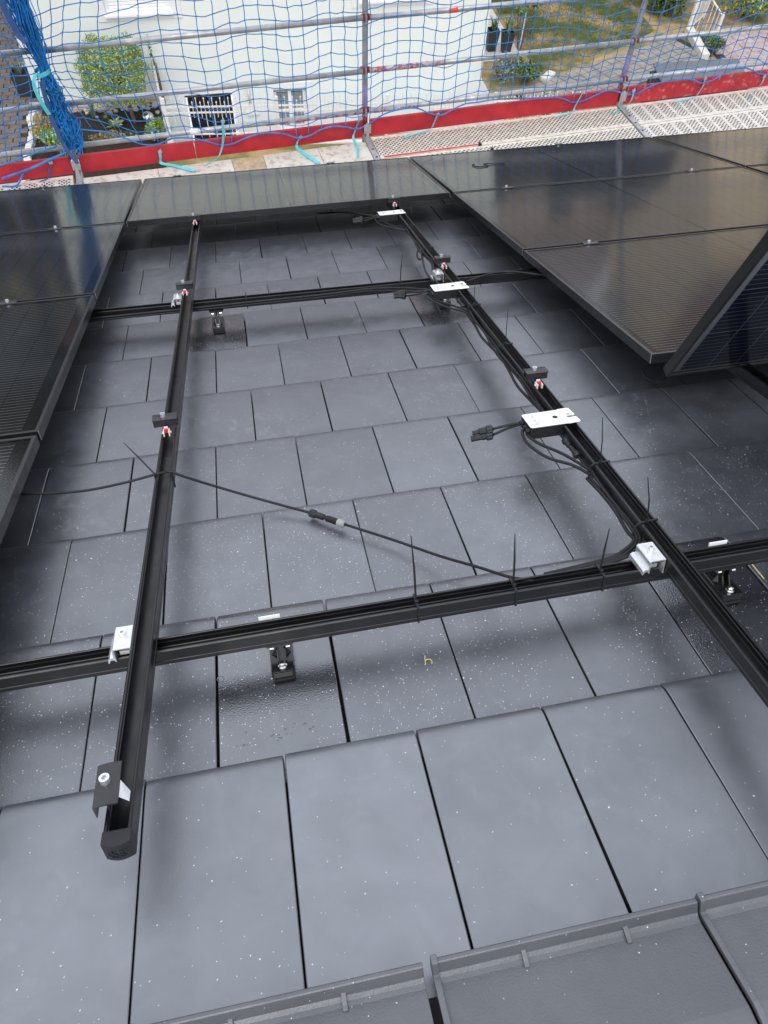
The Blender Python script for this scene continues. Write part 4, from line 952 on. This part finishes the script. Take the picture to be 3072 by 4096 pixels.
# ivy on the corner post
def leaves(b, n, fn, size, nm=3, rng=random, droop=0):
    for k in range(n):
        p = fn()
        if p is None: continue
        s = size * rng.uniform(.6, 1.25); d = Vector((rng.gauss(0, 1), rng.gauss(0, 1), rng.gauss(.25 - droop, .7))).normalized(); u = d.orthogonal().normalized(); u.rotate(Matrix.Rotation(rng.uniform(0, 6.28), 3, d)); v = d.cross(u)
        b.add([p - v * s * .5, p + u * s * .28 + d * s * .06, p + v * s * .5, p - u * s * .28 + d * s * .06], [(0, 1, 2, 3)], rng.randrange(nm))
def blob(c, r, rng, shell=.55, box=0):
    c = Vector(c)
    def fn():
        d = Vector((rng.gauss(0, 1), rng.gauss(0, 1), rng.gauss(0, 1))).normalized()
        if box:
            m = max(abs(d.x), abs(d.y), abs(d.z)); d = d.lerp(d / m * .92, box)
        q = d * (shell + (1 - shell) * rng.random() ** .5)
        return c + Vector((q.x * r[0], q.y * r[1], q.z * r[2]))
    return fn
def bush(name, x, y, r, n, size, mats, label, cat='shrub', z=None, seed=1, group=None, clumps=7, stem=True):
    rng = random.Random(seed); t = thing(name, Matrix.Translation((x, y, 0)), label, cat, group); b = MB()
    zc = r[2] if z is None else z
    for k in range(clumps):
        a = rng.uniform(0, 6.28); q = rng.uniform(.25, .68); s = rng.uniform(.38, .6)
        leaves(b, n // clumps, blob((r[0] * q * math.cos(a), r[1] * q * math.sin(a), zc + r[2] * rng.uniform(-.45, .5)), (r[0] * s, r[1] * s, r[2] * s), rng, .3), size, len(mats), rng)
    b.build('crown', mats, t, I4)
    s = MB()
    for k in range(5): a = k * 1.26; s.tube([(.03 * math.cos(a), .03 * math.sin(a), 0), (r[0] * .5 * math.cos(a), r[1] * .5 * math.sin(a), zc)], [.016, .006], 6)
    s.build('trunk' if cat == 'tree' else 'stems', M['bark'], t, I4)
    return t
# topiary tree
rng = random.Random(11); t = thing('topiary_tree', Matrix.Translation((-1.56, 14.18, 0)), 'clipped variegated topiary tree with cube-like crown before the mint wall', 'tree')
tr = MB(); tr.tube(smooth_path([(.02, 0, -.02), (.0, 0, .2), (-.02, .0, .40), (-.09, 0, .62), (-.13, 0, .80)], 5), [.036] * 12 + [.03] * 9, 9)
for k in range(7): a = k * .9; tr.tube([(-.10, 0, .60), (-.13 + .2 * math.cos(a), .2 * math.sin(a), .85 + .05 * k), (-.13 + .42 * math.cos(a), .36 * math.sin(a), 1.0 + .08 * k)], [.02, .012, .005], 6)
tr.build('trunk', M['bark'], t, I4, smooth=True)
b = MB(); C0 = Vector((-.15, -.02, .95))
core = blob(C0, (.60, .52, .54), rng, .35, .45); leaves(b, 12000, core, .040, 4, rng)
for k in range(26):
    d = Vector((rng.gauss(0, 1), rng.gauss(0, 1), rng.gauss(0, 1))).normalized(); m = max(abs(d.x), abs(d.y), abs(d.z)); d = d.lerp(d / m * .92, .45); c = C0 + Vector((d.x * .56, d.y * .48, d.z * .52))
    leaves(b, 190, blob(c, (.13, .13, .12), rng, .1), .040, 4, rng)
b.build('crown', [M['leaf_a'], M['leaf_b'], M['leaf_var'], M['leaf_b']], t, I4)

# --- flower bed in front of the house
bed = structure(MB().add([(-3.42, 12.3, .012), (-1.0, 12.3, .012), (-1.0, 14.99, .012), (-3.30, 14.99, .012)], [(0, 1, 2, 3)]).build('flower_bed', M['soil']))
rng = random.Random(5)
def rock_mesh(seed):
    r_ = random.Random(seed); bm = bmesh.new(); bmesh.ops.create_icosphere(bm, subdivisions=2, radius=1)
    for v in bm.verts: v.co *= 1 + .16 * math.sin(3 * v.co.x + seed) * math.cos(2.5 * v.co.y + 2 * seed); v.co.z *= .62
    me = bpy.data.meshes.new('stone'); bm.to_mesh(me); bm.free(); me.materials.append(M['stone'])
    for q in me.polygons: q.use_smooth = True
    return me
rocks = [rock_mesh(k) for k in range(5)]
for k in range(150):
    x = rng.uniform(-3.05, -1.08); y = 14.97 - abs(rng.gauss(0, .16)) - .05; s = rng.uniform(.035, .075) * (1.5 if k % 11 == 0 else 1)
    link('stone', rocks[k % 5], bed, T(x, y, .012 + s * .35, rng.uniform(0, 6.28)) @ Matrix.Diagonal((s, s * rng.uniform(.7, 1), s, 1)))
for k in range(14):
    y = 14.85 - k * .19; x = -3.42 - .05 * math.sin(k) + rng.gauss(0, .012)
    MB().box(-.06, .06, -.088, .088, -.02, .085 + rng.uniform(-.015, .02)).build('edging_stone', M['kerb'], bed, T(x, y, .012, rng.uniform(-.12, .12)), bevel=.018)
for k in range(7): MB().box(-.17, .17, -.05, .05, -.02, .10).build('edging_stone', M['kerb'], bed, T(-3.2 + k * .36, 12.86 + .02 * math.sin(k * 2), .012, rng.uniform(-.05, .05)), bevel=.015)
def spiky(name, x, y, n, h, sp, mats, label, z=0, cat='plant', wd=.02, seed=1, group=None):
    rg = random.Random(seed); t = thing(name, Matrix.Translation((x, y, z)), label, cat, group); b = MB()
    for k in range(n):
        a = rg.uniform(0, 6.28); l = h * rg.uniform(.6, 1.1); o = sp * rg.uniform(.15, 1); bx, by = .03 * math.cos(a), .03 * math.sin(a)
        sd = Vector((-math.sin(a), math.cos(a), 0)) * wd / 2; P = [Vector((bx, by, 0)), Vector((bx + o * .4 * math.cos(a), by + o * .4 * math.sin(a), l * .6)), Vector((bx + o * math.cos(a), by + o * math.sin(a), l * (1 - .25 * o / max(sp, .01))))]
        b.add([P[0] - sd, P[0] + sd, P[1] + sd, P[1] - sd, P[2]], [(0, 1, 2, 3), (3, 2, 4)], rg.randrange(len(mats)))
    b.build('leaves', mats, t, I4); return t
bush('leafy_shrub', -2.86, 13.30, (.34, .30, .30), 900, .075, [M['leaf_b'], M['leaf_a']], 'bright green shrub under the gathered net bundle', seed=2)
bush('leafy_shrub', -1.08, 13.45, (.26, .22, .24), 700, .06, [M['leaf_b'], M['leaf_a'], M['leaf_b']], 'green shrub beside the short white fence return', seed=3)
bush('dry_shrub', -3.12, 14.05, (.27, .40, .14), 900, .05, [M['leaf_dry'], M['leaf_yel'], M['leaf_dry']], 'straw-coloured ground plant inside the pale edging stones', seed=4)
bush('dry_shrub', -2.05, 13.62, (.34, .18, .09), 700, .045, [M['leaf_dry'], M['leaf_dry'], M['leaf_olive']], 'brown dry plant at the front of the flower bed', seed=5)
spiky('hosta', -1.90, 14.06, 26, .17, .20, [M['leaf_b'], M['leaf_var']], 'broad-leaved variegated plant left of the topiary trunk', wd=.085, seed=6)
spiky('hosta', -1.62, 13.66, 16, .14, .18, [M['leaf_c'], M['leaf_grey']], 'dark broad-leaved plant in front of the topiary trunk', wd=.10, seed=7)
spiky('grass_tuft', -2.32, 14.48, 30, .34, .16, [M['leaf_olive'], M['leaf_b']], 'upright grass tuft against the river stones', wd=.014, seed=8)
bush('rose', -1.98, 14.33, (.13, .10, .10), 160, .05, [M['leaf_olive'], M['leaf_b'], mat('pink_bloom', (.62, .30, .26), .6)], 'small pinkish flowering plant behind the broad leaves', 'plant', seed=9, clumps=4)
bush('climbing_ivy', -1.0, 14.86, (.07, .06, .75), 260, .05, [M['leaf_c'], M['leaf_b']], 'ivy strand climbing the corner by the fence return', 'plant', seed=10, clumps=8)
b = MB(); bm = bmesh.new(); bmesh.ops.create_uvsphere(bm, u_segments=28, v_segments=18, radius=.112); me = bpy.data.meshes.new('ball'); bm.to_mesh(me); bm.free(); me.materials.append(M['chrome'])
for q in me.polygons: q.use_smooth = True
t = thing('garden_ball', Matrix.Translation((-1.27, 14.10, .012)), 'shiny steel garden ball in the flower bed', 'garden ball'); link('sphere', me, t, T(0, 0, .115)); MB().cyl(0, 0, 0, .02, .04, 14).build('foot', M['galv'], t, I4)
# --- left: brown paving, planter, lantern
pv = structure(MB().add([(-9, 10, .006), (-3.5, 10, .006), (-3.5, 15.0, .006), (-3.33, 15.0, .006), (-3.33, 26, .006), (-9, 26, .006)], [(0, 1, 2, 3, 4, 5)]).build('paving', M['joint']))
pmx = [MB().box(-.112, .112, -.072, .072, 0, .03).mesh('paver', M['paver_brown'], bevel=.006)]
cnt = 0
for j in range(46):
    y = 13.05 + j * .16
    for i in range(7):
        x = -4.95 + i * .24 + (j % 2) * .12
        if x > (-3.62 if y < 15 else -3.48) or cnt >= 300: continue
        if x < -4.05 - (y - 13.4) * .1 - .25: continue
        cnt += 1; link('paver', pmx[0], pv, T(x + rng.gauss(0, .003), y + rng.gauss(0, .003), rng.uniform(-.004, .003), rng.gauss(0, .01)))
rp_ = MB()
for j in range(46):
    for i in range(14):
        x = -8.6 + i * .24 + (j % 2) * .12; y = 13.05 + j * .16
        if x < -4.05 - (y - 13.4) * .1 - .25: rp_.box(x - .116, x + .116, y - .076, y + .076, .006, .034)
stuff(rp_.build('paver', M['paver_brown'], pv, I4))
t = thing('planter', Matrix.Translation((-3.62, 15.55, .03)), 'dark square planter with a tuft beside the house corner', 'planter')
def pot(t, w0, w1, h, m):
    b = MB(); b.add([(sx * w0, sy * w0, 0) for sx, sy in ((-1, -1), (1, -1), (1, 1), (-1, 1))] + [(sx * w1, sy * w1, h) for sx, sy in ((-1, -1), (1, -1), (1, 1), (-1, 1))] + [(sx * w1 * .86, sy * w1 * .86, h) for sx, sy in ((-1, -1), (1, -1), (1, 1), (-1, 1))] + [(sx * w1 * .84, sy * w1 * .84, h - .06) for sx, sy in ((-1, -1), (1, -1), (1, 1), (-1, 1))],
          [(3, 2, 1, 0)] + [(k, (k + 1) % 4, 4 + (k + 1) % 4, 4 + k) for k in range(4)] + [(4 + k, 4 + (k + 1) % 4, 8 + (k + 1) % 4, 8 + k) for k in range(4)] + [(8 + k, 8 + (k + 1) % 4, 12 + (k + 1) % 4, 12 + k) for k in range(4)] + [(12, 13, 14, 15)])
    b.build('pot', m, t, I4, bevel=.006)
pot(t, .13, .17, .42, M['pot'])
def tuft(t, z, n, h, sp, mats, wd, seed):
    q = spiky('tmp', 0, 0, n, h, sp, mats, 'x', 0, 'x', wd, seed); c = q.children[0]; c.parent = t; c.matrix_local = T(0, 0, z); bpy.data.objects.remove(q)
tuft(t, .36, 40, .28, .2, [M['leaf_olive'], M['leaf_grey']], .016, 21)
t = thing('lantern', Matrix.Translation((-3.72, 16.35, .03)), 'small pale glass lantern on the paving behind the planter', 'lantern')
MB().tube([(0, 0, 0), (0, 0, .03), (0, 0, .16), (0, 0, .2)], [.06, .06, .075, .06], 14).build('glass_cup', M['trim'], t, I4, smooth=True); MB().cyl(0, 0, .2, .215, .065, 14).build('rim', M['galv'], t, I4)
for k in range(14): link('stone', rocks[k % 5], bed, T(-3.44 + rng.uniform(-.08, .08), 15.05 + rng.uniform(-.05, .12), .03, rng.uniform(0, 6)) @ Matrix.Diagonal((.05, .045, .05, 1)))

# --- right: lawn, path, planters, shrubs
lw = structure(MB().add([(6.85, 15.2, .006), (7.5, 15.05, .006), (9.5, 16.12, .006), (10.2, 16.6, .006), (10.2, 26, .006), (6.75, 26, .006)], [(0, 1, 2, 3, 4, 5)]).build('lawn', M['lawn']))
rg = random.Random(31); b = MB()
for k in range(9000):
    x, y = rg.uniform(6.9, 10.1), rg.uniform(15.2, 19.5)
    if y < 15.1 + max(0, (x - 7.4)) * .52: continue
    s = rg.uniform(.02, .05); a = rg.uniform(0, 6.28); d = Vector((math.cos(a), math.sin(a), 0)) * .006; l = Vector((rg.gauss(0, .3), rg.gauss(0, .3), 1)) * s; p = Vector((x, y, .006))
    dry = math.sin(x * 1.9 + 1.3 * math.sin(y)) + math.sin(y * 1.4 + x * .6) + rg.gauss(0, .5) > 1.0
    b.add([p - d, p + d, p + l], [(0, 1, 2)], 2 if dry else rg.randrange(2))
o = b.build('grass', [M['leaf_olive'], M['leaf_c'], M['leaf_dry']]); stuff(o); o['label'] = 'short patchy lawn grass beyond the path'; o['category'] = 'grass'
p0, p1 = Vector((6.35, 13.78, 0)), Vector((10.80, 15.70, 0)); ang = math.atan2(p1.y - p0.y, p1.x - p0.x); L = (p1 - p0).length
PMx = Matrix.Translation(p0) @ Matrix.Rotation(ang, 4, 'Z')
path = structure(MB().add([(-.1, -.52, .008), (L, -.52, .008), (L, .52, .008), (-.1, .52, .008)], [(0, 1, 2, 3)]).build('path', M['joint'], None, PMx))
pg = MB().box(-.107, .107, -.107, .107, 0, .03).mesh('paver', M['paver_grey'], bevel=.008)
for i in range(int(L / .232)):
    for j in range(5):
        y = -.46 + j * .232 + (i % 2) * .0
        if y > .5: continue
        link('paver', pg, path, T(.116 + i * .232, y, .008 + rg.uniform(-.004, .003), rg.gauss(0, .012)) )
MB().box(-.20, .20, -.09, .09, 0, .10).build('edging_stone', M['kerb'], path, Matrix.Translation((.95, .64, .0)) @ Matrix.Rotation(.35, 4, 'Z'), bevel=.03)
yard = structure(MB().add([(10.85, 13.0, .008), (14.6, 13.0, .008), (14.6, 16.35, .008), (11.15, 16.35, .008)], [(0, 1, 2, 3)]).build('courtyard', M['joint']))
pr_ = MB().box(-.142, .142, -.092, .092, 0, .03).mesh('slab', M['paver_red'], bevel=.008)
for i in range(11):
    for j in range(16):
        x, y = 11.08 + i * .295 + (j % 2) * .14, 13.2 + j * .195
        if x < 10.95 + (y - 13) * .06 + .1 or y > 16.3: continue
        link('slab', pr_, yard, T(x, y, .008 + rg.uniform(-.004, .003), rg.gauss(0, .008)))
for k, (x, y, lb) in enumerate(((6.12, 16.15, 'tall tapered dark planter touching the mint house edge'), (6.42, 16.02, 'tall tapered dark planter standing away from the mint house edge'))):
    t = thing('planter', Matrix.Translation((x, y, .006)), lb, 'planter', 'tall dark planters'); pot(t, .085, .125, .42, M['pot']); tuft(t, .37, 46, .34, .16, [M['leaf_b'], M['leaf_c'], M['leaf_a']], .018, 40 + k)
ter = structure(MB().add([(5.6, 15.65, .01), (6.72, 15.65, .01), (6.72, 22, .01), (5.6, 22, .01)], [(0, 1, 2, 3)]).build('terrace', M['kerb']))
t = bush('young_tree', 6.76, 16.10, (.42, .40, .34), 420, .15, [M['leaf_c'], M['leaf_b'], M['leaf_c']], 'slim young tree with drooping leaves by the planters', 'tree', 1.02, seed=51, clumps=8)
MB().tube([(0, 0, 0), (.02, 0, .5), (.03, .01, 1.0)], [.018, .015, .010], 8).build('trunk', M['trim'], t, I4)
bush('lavender_shrub', 5.98, 14.92, (.40, .42, .26), 1500, .055, [M['leaf_grey'], M['leaf_olive'], M['leaf_grey']], 'grey-green shrub at the corner of the mint house', seed=52, clumps=9)
bush('leafy_shrub', 6.50, 14.72, (.36, .34, .24), 1300, .06, [M['leaf_olive'], M['leaf_b'], M['leaf_c']], 'green shrub beside the grey paver path start', seed=53, clumps=9)
bush('flowering_shrub', 6.40, 15.38, (.22, .20, .15), 500, .06, [M['leaf_var'], M['leaf_olive'], M['leaf_b']], 'low shrub with cream blossoms between shrub and planters', seed=54)
# grey lidded storage box
t = thing('storage_box', Matrix.Translation((8.38, 12.62, 0)) , 'black storage box with a grey overhanging lid below the path', 'storage box')
MB().box(.05, 1.72, .04, .66, 0, .74).build('body', M['pot'], t, I4, bevel=.01)
b = MB(); b.add([(0, -.02, .76), (1.78, -.02, .76), (1.90, .72, .80), (.12, .76, .80), (0, -.02, .80), (1.78, -.02, .80), (1.90, .72, .84), (.12, .76, .84)], [(3, 2, 1, 0), (4, 5, 6, 7), (0, 1, 5, 4), (1, 2, 6, 5), (2, 3, 7, 6), (3, 0, 4, 7)])
b.build('lid', M['lid'], t, I4, bevel=.02)
for k in range(3): MB().box(.1 + .5 * k, .5 + .5 * k, .028, .04, .06, .70).build('front_panel', M['pot'], t, I4, bevel=.004)
# white gate and low wall
t = thing('garden_gate', Matrix.Translation((10.92, 16.40, 0)), 'white metal garden gate with slanting bars at the upper right', 'gate')
for x, y, h in ((0, 0, 1.15), (.66, -.14, .42), (.72, .66, 1.2)): MB().box(x - .035, x + .035, y - .035, y + .035, 0, h).build('post', M['fence'], t, I4, bevel=.006)
for z in (.08, .52, .95): MB().tube([(0, 0, z), (.72, .66, z)], .016, 8).build('cross_bar', M['fence'], t, I4)
for k in range(1, 10): MB().tube([(.072 * k, .066 * k, .08), (.072 * k, .066 * k, .98)], .010, 6).build('bar', M['fence'], t, I4)
MB().tube([(.03, .03, .92), (.66, -.14, .36)], .020, 8).build('slanting_rail', M['fence'], t, I4)
for k in range(1, 7): f = k / 7; MB().tube([(.66 * f, -.14 * f, .06), (.66 * f, -.14 * f, .92 - .56 * f)], .009, 6).build('bar', M['fence'], t, I4)
o = MB().prof([(10.62, 15.05), (10.80, 15.05), (11.00, 16.36), (10.82, 16.36)], 0, .14, 'z').build('low_wall', M['kerb'], None, I4, bevel=.015); tag(o, 'low pale kerb wall between grey path and reddish courtyard', 'wall')
bush('leafy_shrub', 11.05, 15.35, (.14, .45, .22), 600, .06, [M['leaf_olive'], M['leaf_c'], M['leaf_b']], 'narrow shrub growing along the low kerb wall', seed=61)
bush('golden_bush', 12.7, 17.05, (1.15, .75, .62), 3600, .085, [M['leaf_yel'], M['leaf_a'], M['leaf_b'], M['leaf_olive']], 'big yellow-green bush in the upper right corner', seed=62, clumps=14)
for k, (x, y, r) in enumerate(((10.78, 17.25, .45), (10.55, 18.1, .55), (10.45, 19.1, .6), (11.3, 17.9, .6))):
    bush('hedge_shrub', x, y, (r, r, r * .85), 1500, .085, [M['leaf_c'], M['leaf_b'], M['leaf_olive']], ('dark shrub nearest the white gate', 'second dark shrub of the row along the lawn edge', 'third dark shrub of the row along the lawn edge', 'dark shrub behind the white gate')[k], seed=70 + k, group='dark shrubs along the lawn', clumps=10)
# --- surroundings mirrored in the panels
bh = thing('beige_house', Matrix.Translation((22, 24, 0)), 'beige rendered house mirrored in the far right panels', 'house')
b = MB(); wall_open(b, -5.6, 6.5, 0, 6.2, 0, [(-3.5, -2.3, 1.2, 2.5), (1, 2.2, 1.2, 2.5), (-3.5, -2.3, 4, 5.3), (1, 2.2, 4, 5.3)], .15)
b.add([(-5.6, 0, 0), (-5.6, 8, 0), (-5.6, 8, 6.2), (-5.6, 0, 6.2), (-5.6, 4, 9)], [(0, 1, 2, 4, 3)]); b.add([(6.5, 0, 0), (6.5, 8, 0), (6.5, 8, 6.2), (6.5, 0, 6.2), (6.5, 4, 9)], [(0, 1, 2, 4, 3)]); b.build('wall', M['beige'], bh, I4)
MB().prof([(-.4, 5.95), (4, 9.05), (8.4, 5.95), (8.4, 6.1), (4, 9.25), (-.4, 6.1)], -6, 6.9, 'x').build('roof', M['roof_red'], bh, I4)
for (a, c, d, e) in [(-3.5, -2.3, 1.2, 2.5), (1, 2.2, 1.2, 2.5), (-3.5, -2.3, 4, 5.3), (1, 2.2, 4, 5.3)]: MB().box(a, c, .10, .14, d, e).build('window', M['pane'], bh, I4)
M['brown_wall'] = mat('brown_render', (.74, .62, .52), .9, var=.06, vscale=1); M['grey_roof'] = mat('grey_roof', (.30, .24, .21), .7, var=.2, vscale=4)
bh = thing('added_brown_house', Matrix.Translation((12.2, 32, 0)), 'unseen brown house added for the right-hand panels to mirror', 'house')  # house added so the right-hand panels mirror brownish grey
b = MB(); ops = [(-2.6, -1.4, 1.2, 2.5), (1.4, 2.6, 1.2, 2.5)]; wall_open(b, -4.5, 4.5, 0, 3.9, 0, ops, .15)
for xx in (-4.5, 4.5): b.add([(xx, 0, 0), (xx, 8, 0), (xx, 8, 3.9), (xx, 4, 5.9), (xx, 0, 3.9)], [(0, 1, 2, 3, 4)])
b.build('wall', M['brown_wall'], bh, I4)
MB().prof([(-.4, 3.7), (4, 5.95), (8.4, 3.7), (8.4, 3.85), (4, 6.15), (-.4, 3.85)], -4.9, 4.9, 'x').build('roof', M['grey_roof'], bh, I4)
for (a, c, d, e) in ops: q = MB().box(a, c, .10, .14, d, e).build('window', M['pane'], bh, I4); MB().box(a - .05, c + .05, -.05, .1, d - .06, d).build('sill', M['trim'], q, I4)
def hedge(x0, x1, y, h, label, seed):  # out-of-view hedges added to darken what the panels mirror
    rg = random.Random(seed); t = thing('added_hedge', Matrix.Translation(((x0 + x1) / 2, y, 0)), label, 'hedge', 'hedges added for the panel reflections'); b = MB(); L = (x1 - x0) / 2
    b.box(-L, L, -.3, .3, 0, h - .25, 1)
    leaves(b, int(260 * 2 * L), lambda: Vector((rg.uniform(-L, L), rg.choice((-1, -1, 1)) * rg.uniform(.25, .5), rg.uniform(0, h))), .22, 2, rg)
    leaves(b, int(90 * 2 * L), lambda: Vector((rg.uniform(-L, L), rg.uniform(-.45, .45), h - .2 + rg.gauss(0, .12))), .22, 2, rg)
    b.build('foliage', [M['leaf_far_a'], M['leaf_far_b']], t, I4)
hedge(-17, -3.6, 25.6, 3.4, 'tall unseen hedge added left of the mint house to darken panel reflections', 201); hedge(6.2, 15.6, 27.5, 1.9, 'low unseen hedge added right of the mint house to darken panel reflections', 202)
def big_tree(x, y, h, r, label, seed):
    rg = random.Random(seed); t = thing('deciduous_tree', Matrix.Translation((x, y, 0)), label, 'tree', 'trees beyond the houses'); b = MB()
    tk = MB(); tk.tube([(0, 0, 0), (.1, .05, h * .3), (.05, .1, h * .6), (.1, .1, h * .85)], [.22, .17, .11, .04], 9)
    for k in range(9):
        a = rg.uniform(0, 6.28); z0 = h * rg.uniform(.28, .7); e = Vector((r * .75 * math.cos(a), r * .75 * math.sin(a), z0 + h * rg.uniform(.08, .22))); tk.tube([(.05, .05, z0), (e.x * .5, e.y * .5, (z0 + e.z) / 2 + .1), e], [.08, .05, .02], 6)
        leaves(b, 330, blob(e, (r * .45, r * .45, h * .15), rg, .2), .28, 3, rg)
    for k in range(6): a = rg.uniform(0, 6.28); leaves(b, 300, blob((r * .4 * math.cos(a), r * .4 * math.sin(a), h * rg.uniform(.5, .88)), (r * .5, r * .5, h * .14), rg, .2), .28, 3, rg)
    tk.build('trunk', M['bark'], t, I4, smooth=True); b.build('crown', [M['leaf_far_a'], M['leaf_far_b'], M['leaf_far_b']], t, I4)
for k, (x, y, h, r, lb) in enumerate(((8.0, 24.5, 3.0, 1.3, 'tree just right of the mint house, behind the lawn'), (11.5, 23.5, 2.7, 1.3, 'second tree right of the mint house'), (14.2, 25.5, 3.4, 1.5, 'tree just left of the beige house'),
        (5.6, 31, 7.0, 2.4, 'tree behind the mint house'), (-6.2, 22.5, 9.5, 2.6, 'tree just left of the mint house'), (-9.6, 23.5, 11, 3.0, 'tall tree farther left of the mint house'), (-7.4, 28, 13, 3.2, 'tallest tree, behind the paving on the left'), (-13.6, 24, 11, 3.0, 'leftmost tree beyond the paving'))):
    big_tree(x, y, h, r, lb, 90 + k)
